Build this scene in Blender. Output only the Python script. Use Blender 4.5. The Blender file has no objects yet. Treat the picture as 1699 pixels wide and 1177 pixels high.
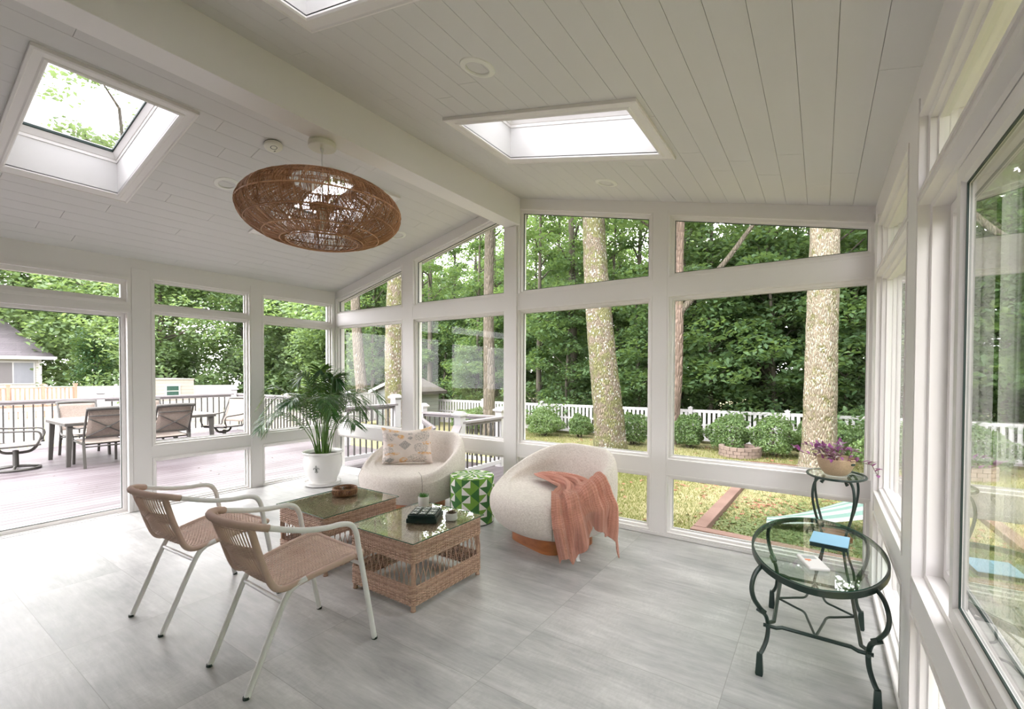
import bpy, math, random
import numpy as np
from math import sin, cos, pi, radians as R, sqrt
from mathutils import Vector, Matrix
random.seed(7); RNG = np.random.default_rng(11)
sc = bpy.context.scene; COL = sc.collection

# ------------------------------------------------------------ helpers
class MB:
    """collects shapes; build() links them as ONE mesh object"""
    def __init__(s): s.v=[]; s.f=[]; s.m=[]
    def add(s, vs, fs, mi=0):
        n=len(s.v); s.v.extend([tuple(v) for v in vs]); s.f.extend([tuple(i+n for i in f) for f in fs]); s.m.extend([mi]*len(fs)); return s
    def box(s, x0,x1,y0,y1,z0,z1, mi=0):
        v=[(x0,y0,z0),(x1,y0,z0),(x1,y1,z0),(x0,y1,z0),(x0,y0,z1),(x1,y0,z1),(x1,y1,z1),(x0,y1,z1)]
        return s.add(v,[(0,3,2,1),(4,5,6,7),(0,1,5,4),(1,2,6,5),(2,3,7,6),(3,0,4,7)],mi)
    def bar(s, p, q, w, h, up=(0,0,1), mi=0):
        p=Vector(p);q=Vector(q);d=(q-p).normalized();u=Vector(up)
        a=d.cross(u)
        if a.length<1e-4: a=d.cross(Vector((1,0,0)))
        a.normalize(); b=a.cross(d).normalized()
        vs=[]
        for c in (p,q):
            for (i,j) in ((-1,-1),(1,-1),(1,1),(-1,1)): vs.append(c+a*(w/2*i)+b*(h/2*j))
        return s.add(vs,[(0,3,2,1),(4,5,6,7),(0,1,5,4),(1,2,6,5),(2,3,7,6),(3,0,4,7)],mi)
    def tube(s, pts, r, n=8, closed=False, caps=True, mi=0, sx=1.0):
        pts=[Vector(p) for p in pts]; N=len(pts)
        rs=r if hasattr(r,'__len__') else [r]*N
        T=[]
        for i in range(N):
            if closed: t=pts[(i+1)%N]-pts[i-1]
            else: t=pts[min(i+1,N-1)]-pts[max(i-1,0)]
            T.append(t.normalized() if t.length>1e-9 else Vector((0,0,1)))
        a=T[0].orthogonal().normalized()
        vs=[]
        for i in range(N):
            a=(a-T[i]*a.dot(T[i]))
            a=a.normalized() if a.length>1e-6 else T[i].orthogonal().normalized()
            b=T[i].cross(a)
            for k in range(n):
                t=2*pi*k/n; vs.append(pts[i]+a*(cos(t)*rs[i]*sx)+b*(sin(t)*rs[i]))
        fs=[]
        M=N if closed else N-1
        for i in range(M):
            j=(i+1)%N
            for k in range(n):
                l=(k+1)%n; fs.append((i*n+k,i*n+l,j*n+l,j*n+k))
        if caps and not closed:
            fs.append(tuple(range(n-1,-1,-1))); fs.append(tuple((N-1)*n+k for k in range(n)))
        return s.add(vs,fs,mi)
    def lathe(s, prof, n=32, c=(0,0,0), mi=0, sx=1, sy=1, fmi=None):
        vs=[];fs=[];P=len(prof)
        for k in range(n):
            t=2*pi*k/n
            for (r,z) in prof: vs.append((c[0]+r*cos(t)*sx,c[1]+r*sin(t)*sy,c[2]+z))
        for k in range(n):
            l=(k+1)%n
            for i in range(P-1):
                if prof[i][0]<1e-6: fs.append((k*P+i,l*P+i+1,k*P+i+1))
                elif prof[i+1][0]<1e-6: fs.append((k*P+i,l*P+i,k*P+i+1))
                else: fs.append((k*P+i,l*P+i,l*P+i+1,k*P+i+1))
        return s.add(vs,fs,mi)
    def grid(s, fn, nu, nv, mi=0, cu=False):
        vs=[];fs=[]
        for i in range(nu+(0 if cu else 1)):
            for j in range(nv+1): vs.append(fn(i/nu,j/nv))
        for i in range(nu):
            k=(i+1)%nu if cu else i+1
            for j in range(nv): fs.append((i*(nv+1)+j,k*(nv+1)+j,k*(nv+1)+j+1,i*(nv+1)+j+1))
        return s.add(vs,fs,mi)
    def prism(s, poly, fn, d0, d1, mi=0):
        """poly of 2D points, fn(a,b,depth)->3D, between depths d0 and d1"""
        n=len(poly); vs=[fn(a,b,d0) for a,b in poly]+[fn(a,b,d1) for a,b in poly]
        fs=[tuple(range(n)),tuple(range(2*n-1,n-1,-1))]+[(i,i+n,(i+1)%n+n,(i+1)%n) for i in range(n)]
        return s.add(vs,fs,mi)
    def build(s, name, mats, parent=None, smooth=False, loc=None, rz=0, bevel=0, flip=False):
        me=bpy.data.meshes.new(name)
        me.from_pydata(s.v,[],s.f)
        if not isinstance(mats,(list,tuple)): mats=[mats]
        for m in mats: me.materials.append(m)
        if len(mats)>1: me.polygons.foreach_set('material_index',s.m)
        me.validate(); me.update()
        fixn(me)
        if smooth:
            me.polygons.foreach_set('use_smooth',[True]*len(me.polygons))
            if smooth is not True: me.set_sharp_from_angle(angle=R(smooth))
        o=bpy.data.objects.new(name,me); COL.objects.link(o)
        if parent: o.parent=parent
        if loc: o.location=loc
        o.rotation_euler=(0,0,rz)
        if bevel:
            b=o.modifiers.new('b','BEVEL'); b.width=bevel; b.segments=2; b.limit_method='ANGLE'; b.angle_limit=R(40)
            b.harden_normals=False
        return o
import bmesh
def fixn(me):
    if len(me.polygons)>60000: return
    b=bmesh.new(); b.from_mesh(me); bmesh.ops.recalc_face_normals(b,faces=b.faces); b.to_mesh(me); b.free()
def tag(o,label=None,cat=None,group=None,kind=None):
    if label: o['label']=label
    if cat: o['category']=cat
    if group: o['group']=group
    if kind: o['kind']=kind
    return o
def thing(name,label,cat,loc=(0,0,0),rz=0,group=None):
    o=bpy.data.objects.new(name,None); COL.objects.link(o); o.location=loc; o.rotation_euler=(0,0,rz)
    o.empty_display_size=.1
    return tag(o,label,cat,group)
def struct(o): o['kind']='structure'; return o
def dup(root,loc,rz=0,label=None,group=None,scale=None):
    r=root.copy(); COL.objects.link(r); r.location=loc; r.rotation_euler=(0,0,rz)
    if scale: r.scale=scale
    if label: r['label']=label
    if group: r['group']=group
    for ch in list(root.children):
        c=ch.copy(); COL.objects.link(c); c.parent=r
        for g in list(ch.children):
            d=g.copy(); COL.objects.link(d); d.parent=c
    return r
def npmesh(name,V,F,mat,parent=None,smooth=False,loc=None,mi=None):
    me=bpy.data.meshes.new(name); V=np.asarray(V,np.float32); F=np.asarray(F,np.int32); k=F.shape[1]
    me.vertices.add(len(V)); me.vertices.foreach_set('co',V.ravel())
    me.loops.add(F.size); me.loops.foreach_set('vertex_index',F.ravel())
    me.polygons.add(len(F)); me.polygons.foreach_set('loop_start',np.arange(0,F.size,k,dtype=np.int32))
    try: me.polygons.foreach_set('loop_total',np.full(len(F),k,np.int32))
    except Exception: pass
    me.update(calc_edges=True); me.validate()
    for m in (mat if isinstance(mat,(list,tuple)) else [mat]): me.materials.append(m)
    if mi is not None: me.polygons.foreach_set('material_index',mi)
    if smooth: me.polygons.foreach_set('use_smooth',[True]*len(me.polygons))
    o=bpy.data.objects.new(name,me); COL.objects.link(o)
    if parent: o.parent=parent
    if loc: o.location=loc
    return o
def bez(P,n=8):
    """Catmull-Rom through the points"""
    P=[Vector(p) for p in P]; out=[]
    for i in range(len(P)-1):
        p0=P[max(i-1,0)];p1=P[i];p2=P[i+1];p3=P[min(i+2,len(P)-1)]
        for k in range(n):
            t=k/n
            out.append(.5*((2*p1)+(p2-p0)*t+(2*p0-5*p1+4*p2-p3)*t*t+(3*p1-p0-3*p2+p3)*t**3))
    out.append(P[-1]); return out
def lerp(a,b,t): return a+(b-a)*t
def ss(a,b,x):
    t=min(1,max(0,(x-a)/(b-a))); return t*t*(3-2*t)

# ------------------------------------------------------------ materials
class NT:
    def __init__(s,name):
        s.mat=bpy.data.materials.new(name); s.mat.use_nodes=True; s.t=s.mat.node_tree; s.t.nodes.clear()
        s.out=s.n('ShaderNodeOutputMaterial')
    def n(s,typ,**kw):
        nd=s.t.nodes.new(typ)
        for k,v in kw.items():
            if k.startswith('i_'):
                key=k[2:]; 
                key=int(key) if key.isdigit() else key.replace('_',' ')
                nd.inputs[key].default_value=v
            else: setattr(nd,k,v)
        return nd
    def l(s,a,b): s.t.links.new(a,b); return b
    def math(s,op,a,b=None,c=None):
        nd=s.n('ShaderNodeMath',operation=op)
        for i,x in enumerate((a,b,c)):
            if x is None: continue
            if hasattr(x,'node'): s.l(x,nd.inputs[i])
            else: nd.inputs[i].default_value=x
        return nd.outputs[0]
    def ramp(s,fac,stops,mode='LINEAR'):
        r=s.n('ShaderNodeValToRGB'); r.color_ramp.interpolation=mode; e=r.color_ramp.elements
        while len(e)<len(stops): e.new(.5)
        for i,(p,c) in enumerate(stops): e[i].position=p; e[i].color=(*c,1) if len(c)==3 else c
        s.l(fac,r.inputs[0]); return r.outputs[0]
    def mix(s,fac,a,b,blend='MIX'):
        m=s.n('ShaderNodeMix',data_type='RGBA',blend_type=blend)
        for sock,x in ((m.inputs[0],fac),(m.inputs[6],a),(m.inputs[7],b)):
            if hasattr(x,'node'): s.l(x,sock)
            else: sock.default_value=(*x,1) if hasattr(x,'__len__') and len(x)==3 else x
        return m.outputs[2]
    def coord(s,which='Object',scale=None):
        c=s.n('ShaderNodeTexCoord').outputs[which]
        if scale is not None:
            m=s.n('ShaderNodeMapping'); m.inputs['Scale'].default_value=scale if hasattr(scale,'__len__') else (scale,)*3
            s.l(c,m.inputs[0]); c=m.outputs[0]
        return c
    def noise(s,co,sc,det=4,rough=.55,out=0,dist=0):
        nd=s.n('ShaderNodeTexNoise'); nd.inputs['Scale'].default_value=sc; nd.inputs['Detail'].default_value=det; nd.inputs['Roughness'].default_value=rough
        nd.inputs['Distortion'].default_value=dist
        s.l(co,nd.inputs['Vector']); return nd.outputs[out]
    def bsdf(s,col,rough=.5,bump=None,bs=.3,bd=.01,**kw):
        b=s.n('ShaderNodeBsdfPrincipled')
        for sock,x in ((b.inputs['Base Color'],col),(b.inputs['Roughness'],rough)):
            if hasattr(x,'node'): s.l(x,sock)
            else: sock.default_value=(*x,1) if hasattr(x,'__len__') and len(x)==3 else x
        for k,v in kw.items(): b.inputs[k.replace('_',' ')].default_value=v
        if bump is not None:
            bp=s.n('ShaderNodeBump'); bp.inputs['Strength'].default_value=bs; bp.inputs['Distance'].default_value=bd
            s.l(bump,bp.inputs['Height']); s.l(bp.outputs[0],b.inputs['Normal'])
        s.l(b.outputs[0],s.out.inputs[0]); s.b=b; return s.mat
def simple(name,col,rough=.5,var=.06,sc=6,bump=0,bsc=60,**kw):
    m=NT(name); co=m.coord(); nz=m.noise(co,sc)
    c=m.mix(nz,tuple(x*(1-var) for x in col),tuple(min(1,x*(1+var)) for x in col))
    bp=m.noise(co,bsc,3) if bump else None
    return m.bsdf(c,rough,bp,bump,.004,**kw)
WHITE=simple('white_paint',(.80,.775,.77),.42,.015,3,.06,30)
CEIL=simple('ceiling_paint',(.65,.64,.635),.5,.015,2,.05,40)
VINYL=simple('white_vinyl',(.81,.785,.775),.35,.01,3)
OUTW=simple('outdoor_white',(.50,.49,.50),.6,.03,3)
GASK=simple('dark_gasket',(.015,.035,.03),.5)
IRON=simple('dark_green_iron',(.010,.026,.021),.38,.2,20,.15,90)
WTUBE=simple('white_metal_tube',(.86,.855,.86),.3,.01)
PLASTIC=simple('white_plastic',(.78,.78,.74),.45,.02)
CREAMM=simple('cream_enamel',(.72,.71,.62),.3,.02)
DARKM=simple('patio_brown_metal',(.045,.042,.037),.45,.2,12)
def m_glass(name,tint=(.985,.995,.985),k=1.0,rough=0.0,r0=.035):
    m=NT(name); tr=m.n('ShaderNodeBsdfTransparent'); tr.inputs[0].default_value=(*tint,1)
    gl=m.n('ShaderNodeBsdfGlossy'); gl.inputs['Roughness'].default_value=rough; gl.inputs[0].default_value=(.95,.97,.96,1)
    lw=m.n('ShaderNodeLayerWeight'); lw.inputs[0].default_value=.5     # Facing is the same from either side
    # R0 + (1-R0)*(1-cos)^5, for k surfaces: kF/(1+(k-1)F)
    F=m.math('ADD',r0,m.math('MULTIPLY',1-r0,m.math('POWER',lw.outputs['Facing'],5.0)))
    f=m.math('DIVIDE',m.math('MULTIPLY',F,k),m.math('ADD',m.math('MULTIPLY',F,k-1.0),1.0))
    mx=m.n('ShaderNodeMixShader'); m.l(f,mx.inputs[0]); m.l(tr.outputs[0],mx.inputs[1]); m.l(gl.outputs[0],mx.inputs[2]); m.l(mx.outputs[0],m.out.inputs[0])
    return m.mat
GLASS=m_glass('window_glass',k=1.1,r0=.018)
RGLASS=m_glass('side_window_glass',k=2.6)
SKGLASS=m_glass('skylight_glass',(.52,.53,.54),k=1.8)
TGLASS=m_glass('table_glass',(.94,.985,.96),k=1.0)
# floor tile
def m_floor():
    m=NT('floor_tile'); co=m.coord(); sp=m.n('ShaderNodeSeparateXYZ'); m.l(co,sp.inputs[0])
    tx,ty,x0,y0=.9975,.5325,.717,-3.040
    fx=m.math('DIVIDE',m.math('SUBTRACT',sp.outputs[0],x0),tx); fy=m.math('DIVIDE',m.math('SUBTRACT',sp.outputs[1],y0),ty)
    ix=m.math('FLOOR',fx); iy=m.math('FLOOR',fy)
    def edge(f,size,w):
        a=m.math('FRACT',f); d=m.math('MULTIPLY',m.math('MINIMUM',a,m.math('SUBTRACT',1.0,a)),size); return m.math('LESS_THAN',d,w)
    g=m.math('MAXIMUM',edge(fx,tx,.0016),edge(fy,ty,.0016))
    cx=m.n('ShaderNodeCombineXYZ'); m.l(ix,cx.inputs[0]); m.l(iy,cx.inputs[1])
    wn=m.n('ShaderNodeTexWhiteNoise',noise_dimensions='3D'); m.l(cx.outputs[0],wn.inputs[0])
    # offset pattern per tile
    off=m.n('ShaderNodeVectorMath',operation='MULTIPLY_ADD'); m.l(wn.outputs['Color'],off.inputs[0]); off.inputs[1].default_value=(9,9,9); m.l(co,off.inputs[2])
    mp=m.n('ShaderNodeMapping'); mp.inputs['Scale'].default_value=(.9,4.2,1); m.l(off.outputs[0],mp.inputs[0])
    n1=m.noise(mp.outputs[0],1.5,9,.68,dist=.35); 
    mp2=m.n('ShaderNodeMapping'); mp2.inputs['Scale'].default_value=(3,30,1); m.l(off.outputs[0],mp2.inputs[0])
    n2=m.noise(mp2.outputs[0],1.6,6,.7); n3=m.noise(off.outputs[0],2.0,6,.6)
    mp3=m.n('ShaderNodeMapping'); mp3.inputs['Scale'].default_value=(40,14,1); m.l(off.outputs[0],mp3.inputs[0]); n4=m.noise(mp3.outputs[0],2.0,3,.5)
    v=m.math('ADD',m.math('MULTIPLY',n1,.50),m.math('ADD',m.math('MULTIPLY',n2,.18),m.math('MULTIPLY',n3,.32)))
    v=m.math('ADD',v,m.math('MULTIPLY',m.math('SUBTRACT',wn.outputs[0],.5),.05))
    v=m.math('ADD',v,m.math('MULTIPLY',m.math('SUBTRACT',n4,.5),m.math('MULTIPLY',m.math('GREATER_THAN',n3,.53),.10)))
    c=m.ramp(v,[(.36,(.27,.27,.27)),(.46,(.375,.372,.37)),(.54,(.465,.46,.455)),(.65,(.62,.61,.60))])
    c=m.mix(m.math('MULTIPLY',g,.65),c,(.22,.21,.195))
    rg=m.math('ADD',m.math('MULTIPLY',n1,.25),.24)
    h=m.math('SUBTRACT',m.math('ADD',m.math('MULTIPLY',n4,.12),m.math('MULTIPLY',v,.3)),g)
    return m.bsdf(c,rg,h,.22,.004)
FLOOR=m_floor()
def m_fabric(name,c1,c2,sc=420,bs=.35):
    m=NT(name); co=m.coord(); 
    a=m.noise(m.coord('Object',(1,1,.25)),sc*.5,2); b=m.noise(m.coord('Object',(.25,.25,1)),sc*.5,2); f=m.math('MULTIPLY',m.math('ADD',a,b),.5)
    c=m.ramp(f,[(.38,c1),(.6,c2)]); return m.bsdf(c,.9,f,bs,.003,Sheen_Weight=.15)
LINEN=m_fabric('oatmeal_linen',(.56,.50,.45),(.74,.69,.635))
def m_wood(name,c1,c2,sc=3,rough=.35,axis=(1,1,9)):
    m=NT(name); co=m.coord('Object',axis); n=m.noise(co,sc,7,.6,dist=.6); c=m.ramp(n,[(.3,c1),(.62,c2)]); return m.bsdf(c,rough,n,.1,.003)
PLINTH=m_wood('orange_stained_wood',(.22,.062,.018),(.50,.185,.062),2.2,.3,(1,1,5))
def m_wicker(name,c1,c2,sc=35):
    m=NT(name); co=m.coord(); n=m.noise(co,sc,4); isl=m.n('ShaderNodeNewGeometry').outputs['Random Per Island']
    f=m.math('ADD',m.math('MULTIPLY',n,.6),m.math('MULTIPLY',isl,.4)); c=m.ramp(f,[(.25,c1),(.75,c2)]); return m.bsdf(c,.55)
WICK=m_wicker('table_wicker',(.34,.20,.145),(.66,.455,.35))
CWICK=m_wicker('chair_wicker',(.60,.42,.35),(.72,.545,.46),20)
RATTAN=m_wicker('lamp_rattan',(.30,.125,.055),(.64,.36,.20),14)
BASKET=m_wicker('basket_brown',(.09,.035,.015),(.42,.22,.11),30)
def m_leaf(name,c1,c2,c3=None,trans=.35,rough=.5):
    m=NT(name); isl=m.n('ShaderNodeNewGeometry').outputs['Random Per Island']; oi=m.n('ShaderNodeObjectInfo').outputs['Random']
    n=m.noise(m.coord(),.9,2)
    f=m.math('ADD',m.math('MULTIPLY',isl,.45),m.math('ADD',m.math('MULTIPLY',n,.35),m.math('MULTIPLY',oi,.2)))
    st=[(.2,c1),(.75,c2)]
    if c3: st.append((.97,c3))
    c=m.ramp(f,st)
    d=m.n('ShaderNodeBsdfPrincipled'); m.l(c,d.inputs['Base Color']); d.inputs['Roughness'].default_value=rough
    t=m.n('ShaderNodeBsdfTranslucent'); m.l(m.mix(.5,c,(.30,.42,.06)),t.inputs[0])
    mx=m.n('ShaderNodeMixShader'); mx.inputs[0].default_value=trans; m.l(d.outputs[0],mx.inputs[1]); m.l(t.outputs[0],mx.inputs[2]); m.l(mx.outputs[0],m.out.inputs[0]); return m.mat
WOODLEAF=m_leaf('woodland_leaves',(.070,.135,.066),(.16,.26,.12),(.31,.40,.16),.5)
LIGHTLEAF=m_leaf('maple_leaves',(.12,.19,.10),(.25,.35,.18),(.38,.46,.25),.5)
DARKLEAF=m_leaf('evergreen_leaves',(.02,.06,.03),(.05,.12,.05))
BUSHLEAF=m_leaf('bush_leaves',(.07,.13,.05),(.19,.285,.105),trans=.35)
PALMLEAF=m_leaf('palm_leaves',(.006,.036,.014),(.018,.10,.024),(.05,.21,.03),.22,.35)
def m_bark(name,base,dark,moss,lichen,mamt=.5,lamt=.62,sc=1.0):
    m=NT(name); co=m.coord('Object',(1,1,.22)); v=m.n('ShaderNodeTexVoronoi',feature='DISTANCE_TO_EDGE'); v.inputs['Scale'].default_value=16*sc; m.l(co,v.inputs['Vector'])
    n=m.noise(co,7*sc,6,.6); n2=m.noise(m.coord(),2.2*sc,5,.6); n3=m.noise(m.coord('Object',(1,1,.7)),11*sc,3,.5); n4=m.noise(m.coord(),1.3,2)
    r=m.math('MULTIPLY',v.outputs['Distance'],5.0)
    c=m.mix(m.math('MINIMUM',m.math('ADD',r,m.math('MULTIPLY',n,.5)),1.0),dark,base)
    mm=m.ramp(n2,[(mamt,(0,0,0)),(mamt+.1,(1,1,1))]); c=m.mix(m.math('MULTIPLY',mm,.8),c,moss)
    li=m.ramp(m.math('ADD',n3,m.math('MULTIPLY',m.math('SUBTRACT',n4,.5),.25)),[(lamt,(0,0,0)),(lamt+.02,(1,1,1))]); c=m.mix(li,c,lichen)
    return m.bsdf(c,.9,m.math('ADD',r,n),.8,.03)
BARK=m_bark('mossy_bark',(.21,.17,.125),(.075,.06,.04),(.135,.14,.045),(.44,.46,.40),.45,.62,2.0)
BARK2=m_bark('pale_lichen_bark',(.32,.27,.20),(.15,.115,.08),(.13,.13,.035),(.42,.42,.32),.52,.58,2.3)
BARK3=m_bark('plain_bark',(.16,.135,.105),(.07,.06,.045),(.09,.10,.04),(.3,.3,.26),.60,.70)
PINKBARK=m_bark('pinkish_bark',(.24,.175,.14),(.12,.085,.065),(.13,.12,.06),(.34,.30,.26),.62,.72)
DKBARK=simple('woodland_trunk',(.085,.075,.058),.95,.35,5)
def m_grass():
    m=NT('lawn_grass'); co=m.coord(); n=m.noise(co,.8,5,.6); n2=m.noise(co,9,6,.7); n3=m.noise(co,60,3,.6)
    f=m.math('ADD',m.math('MULTIPLY',n,.5),m.math('ADD',m.math('MULTIPLY',n2,.3),m.math('MULTIPLY',n3,.25)))
    c=m.ramp(f,[(.36,(.135,.140,.05)),(.5,(.225,.215,.09)),(.6,(.30,.265,.14)),(.7,(.34,.285,.19))])
    return m.bsdf(c,.95,m.math('ADD',n3,n2),.6,.03)
GRASS=m_grass()
BLADE=m_leaf('grass_blades',(.15,.165,.045),(.29,.28,.11),(.34,.29,.16),.3)
LITTER=m_leaf('fallen_leaves',(.20,.07,.05),(.36,.17,.11),(.38,.26,.16),.1)
def m_deck():
    m=NT('deck_boards'); co=m.coord('Object',(6,.5,1)); n=m.noise(co,2,6,.65); n2=m.noise(m.coord(),1.1,4,.6)
    isl=m.n('ShaderNodeNewGeometry').outputs['Random Per Island']
    f=m.math('ADD',m.math('MULTIPLY',n,.4),m.math('ADD',m.math('MULTIPLY',n2,.4),m.math('MULTIPLY',isl,.2)))
    c=m.ramp(f,[(.35,(.07,.053,.060)),(.5,(.105,.088,.096)),(.65,(.135,.118,.127))]); return m.bsdf(c,.42,n,.15,.003)
DECK=m_deck()
SLING=m_fabric('sling_mesh',(.17,.135,.11),(.25,.205,.175),300)
CEDAR=m_wood('orange_cedar',(.27,.145,.105),(.37,.225,.175),3,.7,(3,3,.6))
SHING=None
def m_shingle(name,c1,c2):
    m=NT(name); b=m.n('ShaderNodeTexBrick'); b.inputs['Scale'].default_value=1; b.inputs['Brick Width'].default_value=.9; b.inputs['Row Height'].default_value=.16; b.inputs['Mortar Size'].default_value=.008
    b.inputs['Color1'].default_value=(*c1,1); b.inputs['Color2'].default_value=(*c2,1); b.inputs['Mortar'].default_value=tuple(x*.5 for x in c1)+(1,)
    mp=m.n('ShaderNodeMapping'); mp.inputs['Rotation'].default_value=(0,R(90),0); m.l(m.n('ShaderNodeTexCoord').outputs['Object'],mp.inputs[0])
    sp=m.n('ShaderNodeSeparateXYZ'); m.l(m.n('ShaderNodeTexCoord').outputs['Object'],sp.inputs[0])
    cb=m.n('ShaderNodeCombineXYZ'); m.l(m.math('ADD',sp.outputs[1],sp.outputs[0]),cb.inputs[0]); m.l(m.math('MULTIPLY',sp.outputs[2],1.5),cb.inputs[1]); m.l(cb.outputs[0],b.inputs[0])
    c=m.mix(m.noise(m.coord(),14,4),b.outputs[0],(.11,.10,.11),'MIX'); c2_=m.mix(.5,b.outputs[0],c)
    return m.bsdf(c2_,.9)
SHING=m_shingle('grey_shingles',(.12,.105,.12),(.165,.145,.165)); BSHING=m_shingle('brown_shingles',(.05,.042,.03),(.07,.06,.04))
def m_siding(name,c,row=.14):
    m=NT(name); sp=m.n('ShaderNodeSeparateXYZ'); m.l(m.coord(),sp.inputs[0]); f=m.math('FRACT',m.math('DIVIDE',sp.outputs[2],row))
    e=m.math('LESS_THAN',f,.09); col=m.mix(e,c,tuple(x*.6 for x in c)); return m.bsdf(col,.7,f,.4,.02)
SIDE_W=m_siding('white_siding',(.46,.44,.43)); SIDE_G=m_siding('pale_grey_siding',(.20,.215,.205)); SIDE_T=m_siding('cream_siding',(.36,.33,.315),.16)
DGLASS=simple('dim_window_pane',(.16,.17,.17),.1); 
EXPO=3.42; SKY=1.0; SUN=.35
# ------------------------------------------------------------ camera
CP=Vector((6.068,-4.2407,1.5)); FPX,PX,PY=759.5265,849.5,632.2428
cr=Vector((.82927987,.55882634,.00283266)); cu=Vector((-.01246592,.01343093,.99983209)); cf=Vector((-.55869446,.82917594,-.01810429))
cam=bpy.data.cameras.new('camera'); co=bpy.data.objects.new('camera',cam); COL.objects.link(co)
co.matrix_world=Matrix(((cr[0],cu[0],-cf[0],CP[0]),(cr[1],cu[1],-cf[1],CP[1]),(cr[2],cu[2],-cf[2],CP[2]),(0,0,0,1)))
cam.sensor_fit='HORIZONTAL'; cam.sensor_width=36; cam.lens=FPX/1699*36; cam.shift_x=0; cam.shift_y=(PY-588.5)/1699
cam.clip_start=.02; cam.clip_end=500
sc.camera=co
sc.view_settings.view_transform='Standard'; sc.view_settings.look='None'; sc.view_settings.gamma=1; sc.view_settings.use_curve_mapping=False
sc.view_settings.exposure=EXPO
w=bpy.data.worlds.new('overcast'); sc.world=w; w.use_nodes=True; nt=w.node_tree; bg=nt.nodes['Background']
tc=nt.nodes.new('ShaderNodeTexCoord'); nz=nt.nodes.new('ShaderNodeTexNoise'); nz.inputs['Scale'].default_value=2.2; nz.inputs['Detail'].default_value=4
rp=nt.nodes.new('ShaderNodeValToRGB'); rp.color_ramp.elements[0].position=.3; rp.color_ramp.elements[0].color=(.93,.90,.95,1); rp.color_ramp.elements[1].position=.7; rp.color_ramp.elements[1].color=(1,.962,.985,1)
nt.links.new(tc.outputs['Generated'],nz.inputs['Vector']); nt.links.new(nz.outputs[0],rp.inputs[0]); nt.links.new(rp.outputs[0],bg.inputs[0]); bg.inputs[1].default_value=SKY
sc.cycles.max_bounces=12; sc.cycles.diffuse_bounces=8; sc.cycles.glossy_bounces=4; sc.cycles.transparent_max_bounces=24; sc.cycles.transmission_bounces=6
sc.cycles.sample_clamp_indirect=8; sc.cycles.caustics_reflective=False; sc.cycles.caustics_refractive=False
sc.cycles.use_denoising=True
try: sc.cycles.use_light_tree=True
except Exception: pass
# soft cloud-filtered sun
sl=bpy.data.lights.new('sun','SUN'); sl.energy=SUN; sl.angle=R(30); sl.color=(1,.98,.94); so=bpy.data.objects.new('sun',sl); COL.objects.link(so); so.rotation_euler=(R(38),R(-32),0)

# ------------------------------------------------------------ room shell
W=6.386; XR=3.2211; ZR=3.4319; SL=.2282; YN=-5.4
zc=lambda x: ZR-SL*abs(x-XR)
def frame_ring(mb,poly,fn,prof,mi=0):
    """mitred frame: poly (ccw 2D), prof list of (inset,depth)"""
    n=len(poly); P=[Vector(p) for p in poly]
    cen=sum(P,Vector((0,0)))/n
    def inset(d):
        out=[]
        for i in range(n):
            a=P[i-1];b=P[i];c=P[(i+1)%n]
            e1=(b-a).normalized();e2=(c-b).normalized()
            n1=Vector((-e1.y,e1.x));n2=Vector((-e2.y,e2.x))
            if (cen-b).dot(n1)<0:n1=-n1
            if (cen-b).dot(n2)<0:n2=-n2
            # intersect
            k=1+n1.dot(n2); out.append(b+(n1+n2)*(d/k))
        return out
    vs=[]
    for (d,dep) in prof: vs+= [fn(q.x,q.y,dep) for q in inset(d)]
    fs=[]; m=len(prof)
    for j in range(m-1):
        for i in range(n): fs.append((j*n+i,j*n+(i+1)%n,(j+1)*n+(i+1)%n,(j+1)*n+i))
    mb.add(vs,fs,mi); return inset
PROF=[(-.012,.004),(-.012,-.007),(.002,-.007),(.005,.018),(.024,.022),(.028,.042),(.038,.046),(.038,.075),(.004,.085),(.004,.145)]
nwin=[0]
def window(poly,fn,name=None,prof=PROF,gd=.060,gl=GLASS,gask=.0015):
    nwin[0]+=1
    mb=MB(); ins=frame_ring(mb,poly,fn,prof); w=struct(mb.build(name or 'window_%d'%nwin[0],VINYL))
    q=ins(.036); g=MB(); g.add([fn(p.x,p.y,gd) for p in q],[tuple(range(len(q)))]); g.build('window_glass',gl,w)
    if gask:
        q_=.0375+gask
        k=MB(); frame_ring(k,poly,fn,[(.037,.047),(q_,.048),(q_,gd-.002),(.037,gd-.002)]); k.build('gasket',GASK,w)
    return w
E=.038
# --- far (gable) wall : plane y=0, outside +y
fG=lambda a,b,d:(a,d,b)
gx=[(.053,1.403),(1.698,3.067),(3.334,4.720),(4.960,6.346)]
gz=[(.082,.527),(.752,2.154)]
mb=MB(); ZF0=-.02
xs=[0]; 
for a,b in gx: xs+= [a-E,b+E]
xs.append(W)
def gprism(x0,x1,z0,zt): # top follows function zt
    pts=[(x0,z0),(x1,z0),(x1,zt(x1)),(x0,zt(x0))]; mb.prism(pts,fG,0,.14)
for i in range(0,len(xs),2):     # posts full height
    a,b=xs[i],xs[i+1]
    if a<XR<b: mb.prism([(a,ZF0),(b,ZF0),(b,zc(b)+.03),(XR,zc(XR)+.03),(a,zc(a)+.03)],fG,0,.14)
    else: gprism(a,b,ZF0,lambda x:zc(x)+.03)
top=lambda x:zc(x)-.152
for (a,b) in gx:
    a-=E;b+=E
    for z0,z1 in ((ZF0,.082-E),(.527+E,.752-E),(2.154+E,2.407-E)): mb.box(a,b,0,.14,z0,z1)
    mb.prism([(a,top(a)+E),(b,top(b)+E),(b,zc(b)+.03),(a,zc(a)+.03)],fG,0,.14)
struct(mb.build('wall_far',WHITE))
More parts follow.
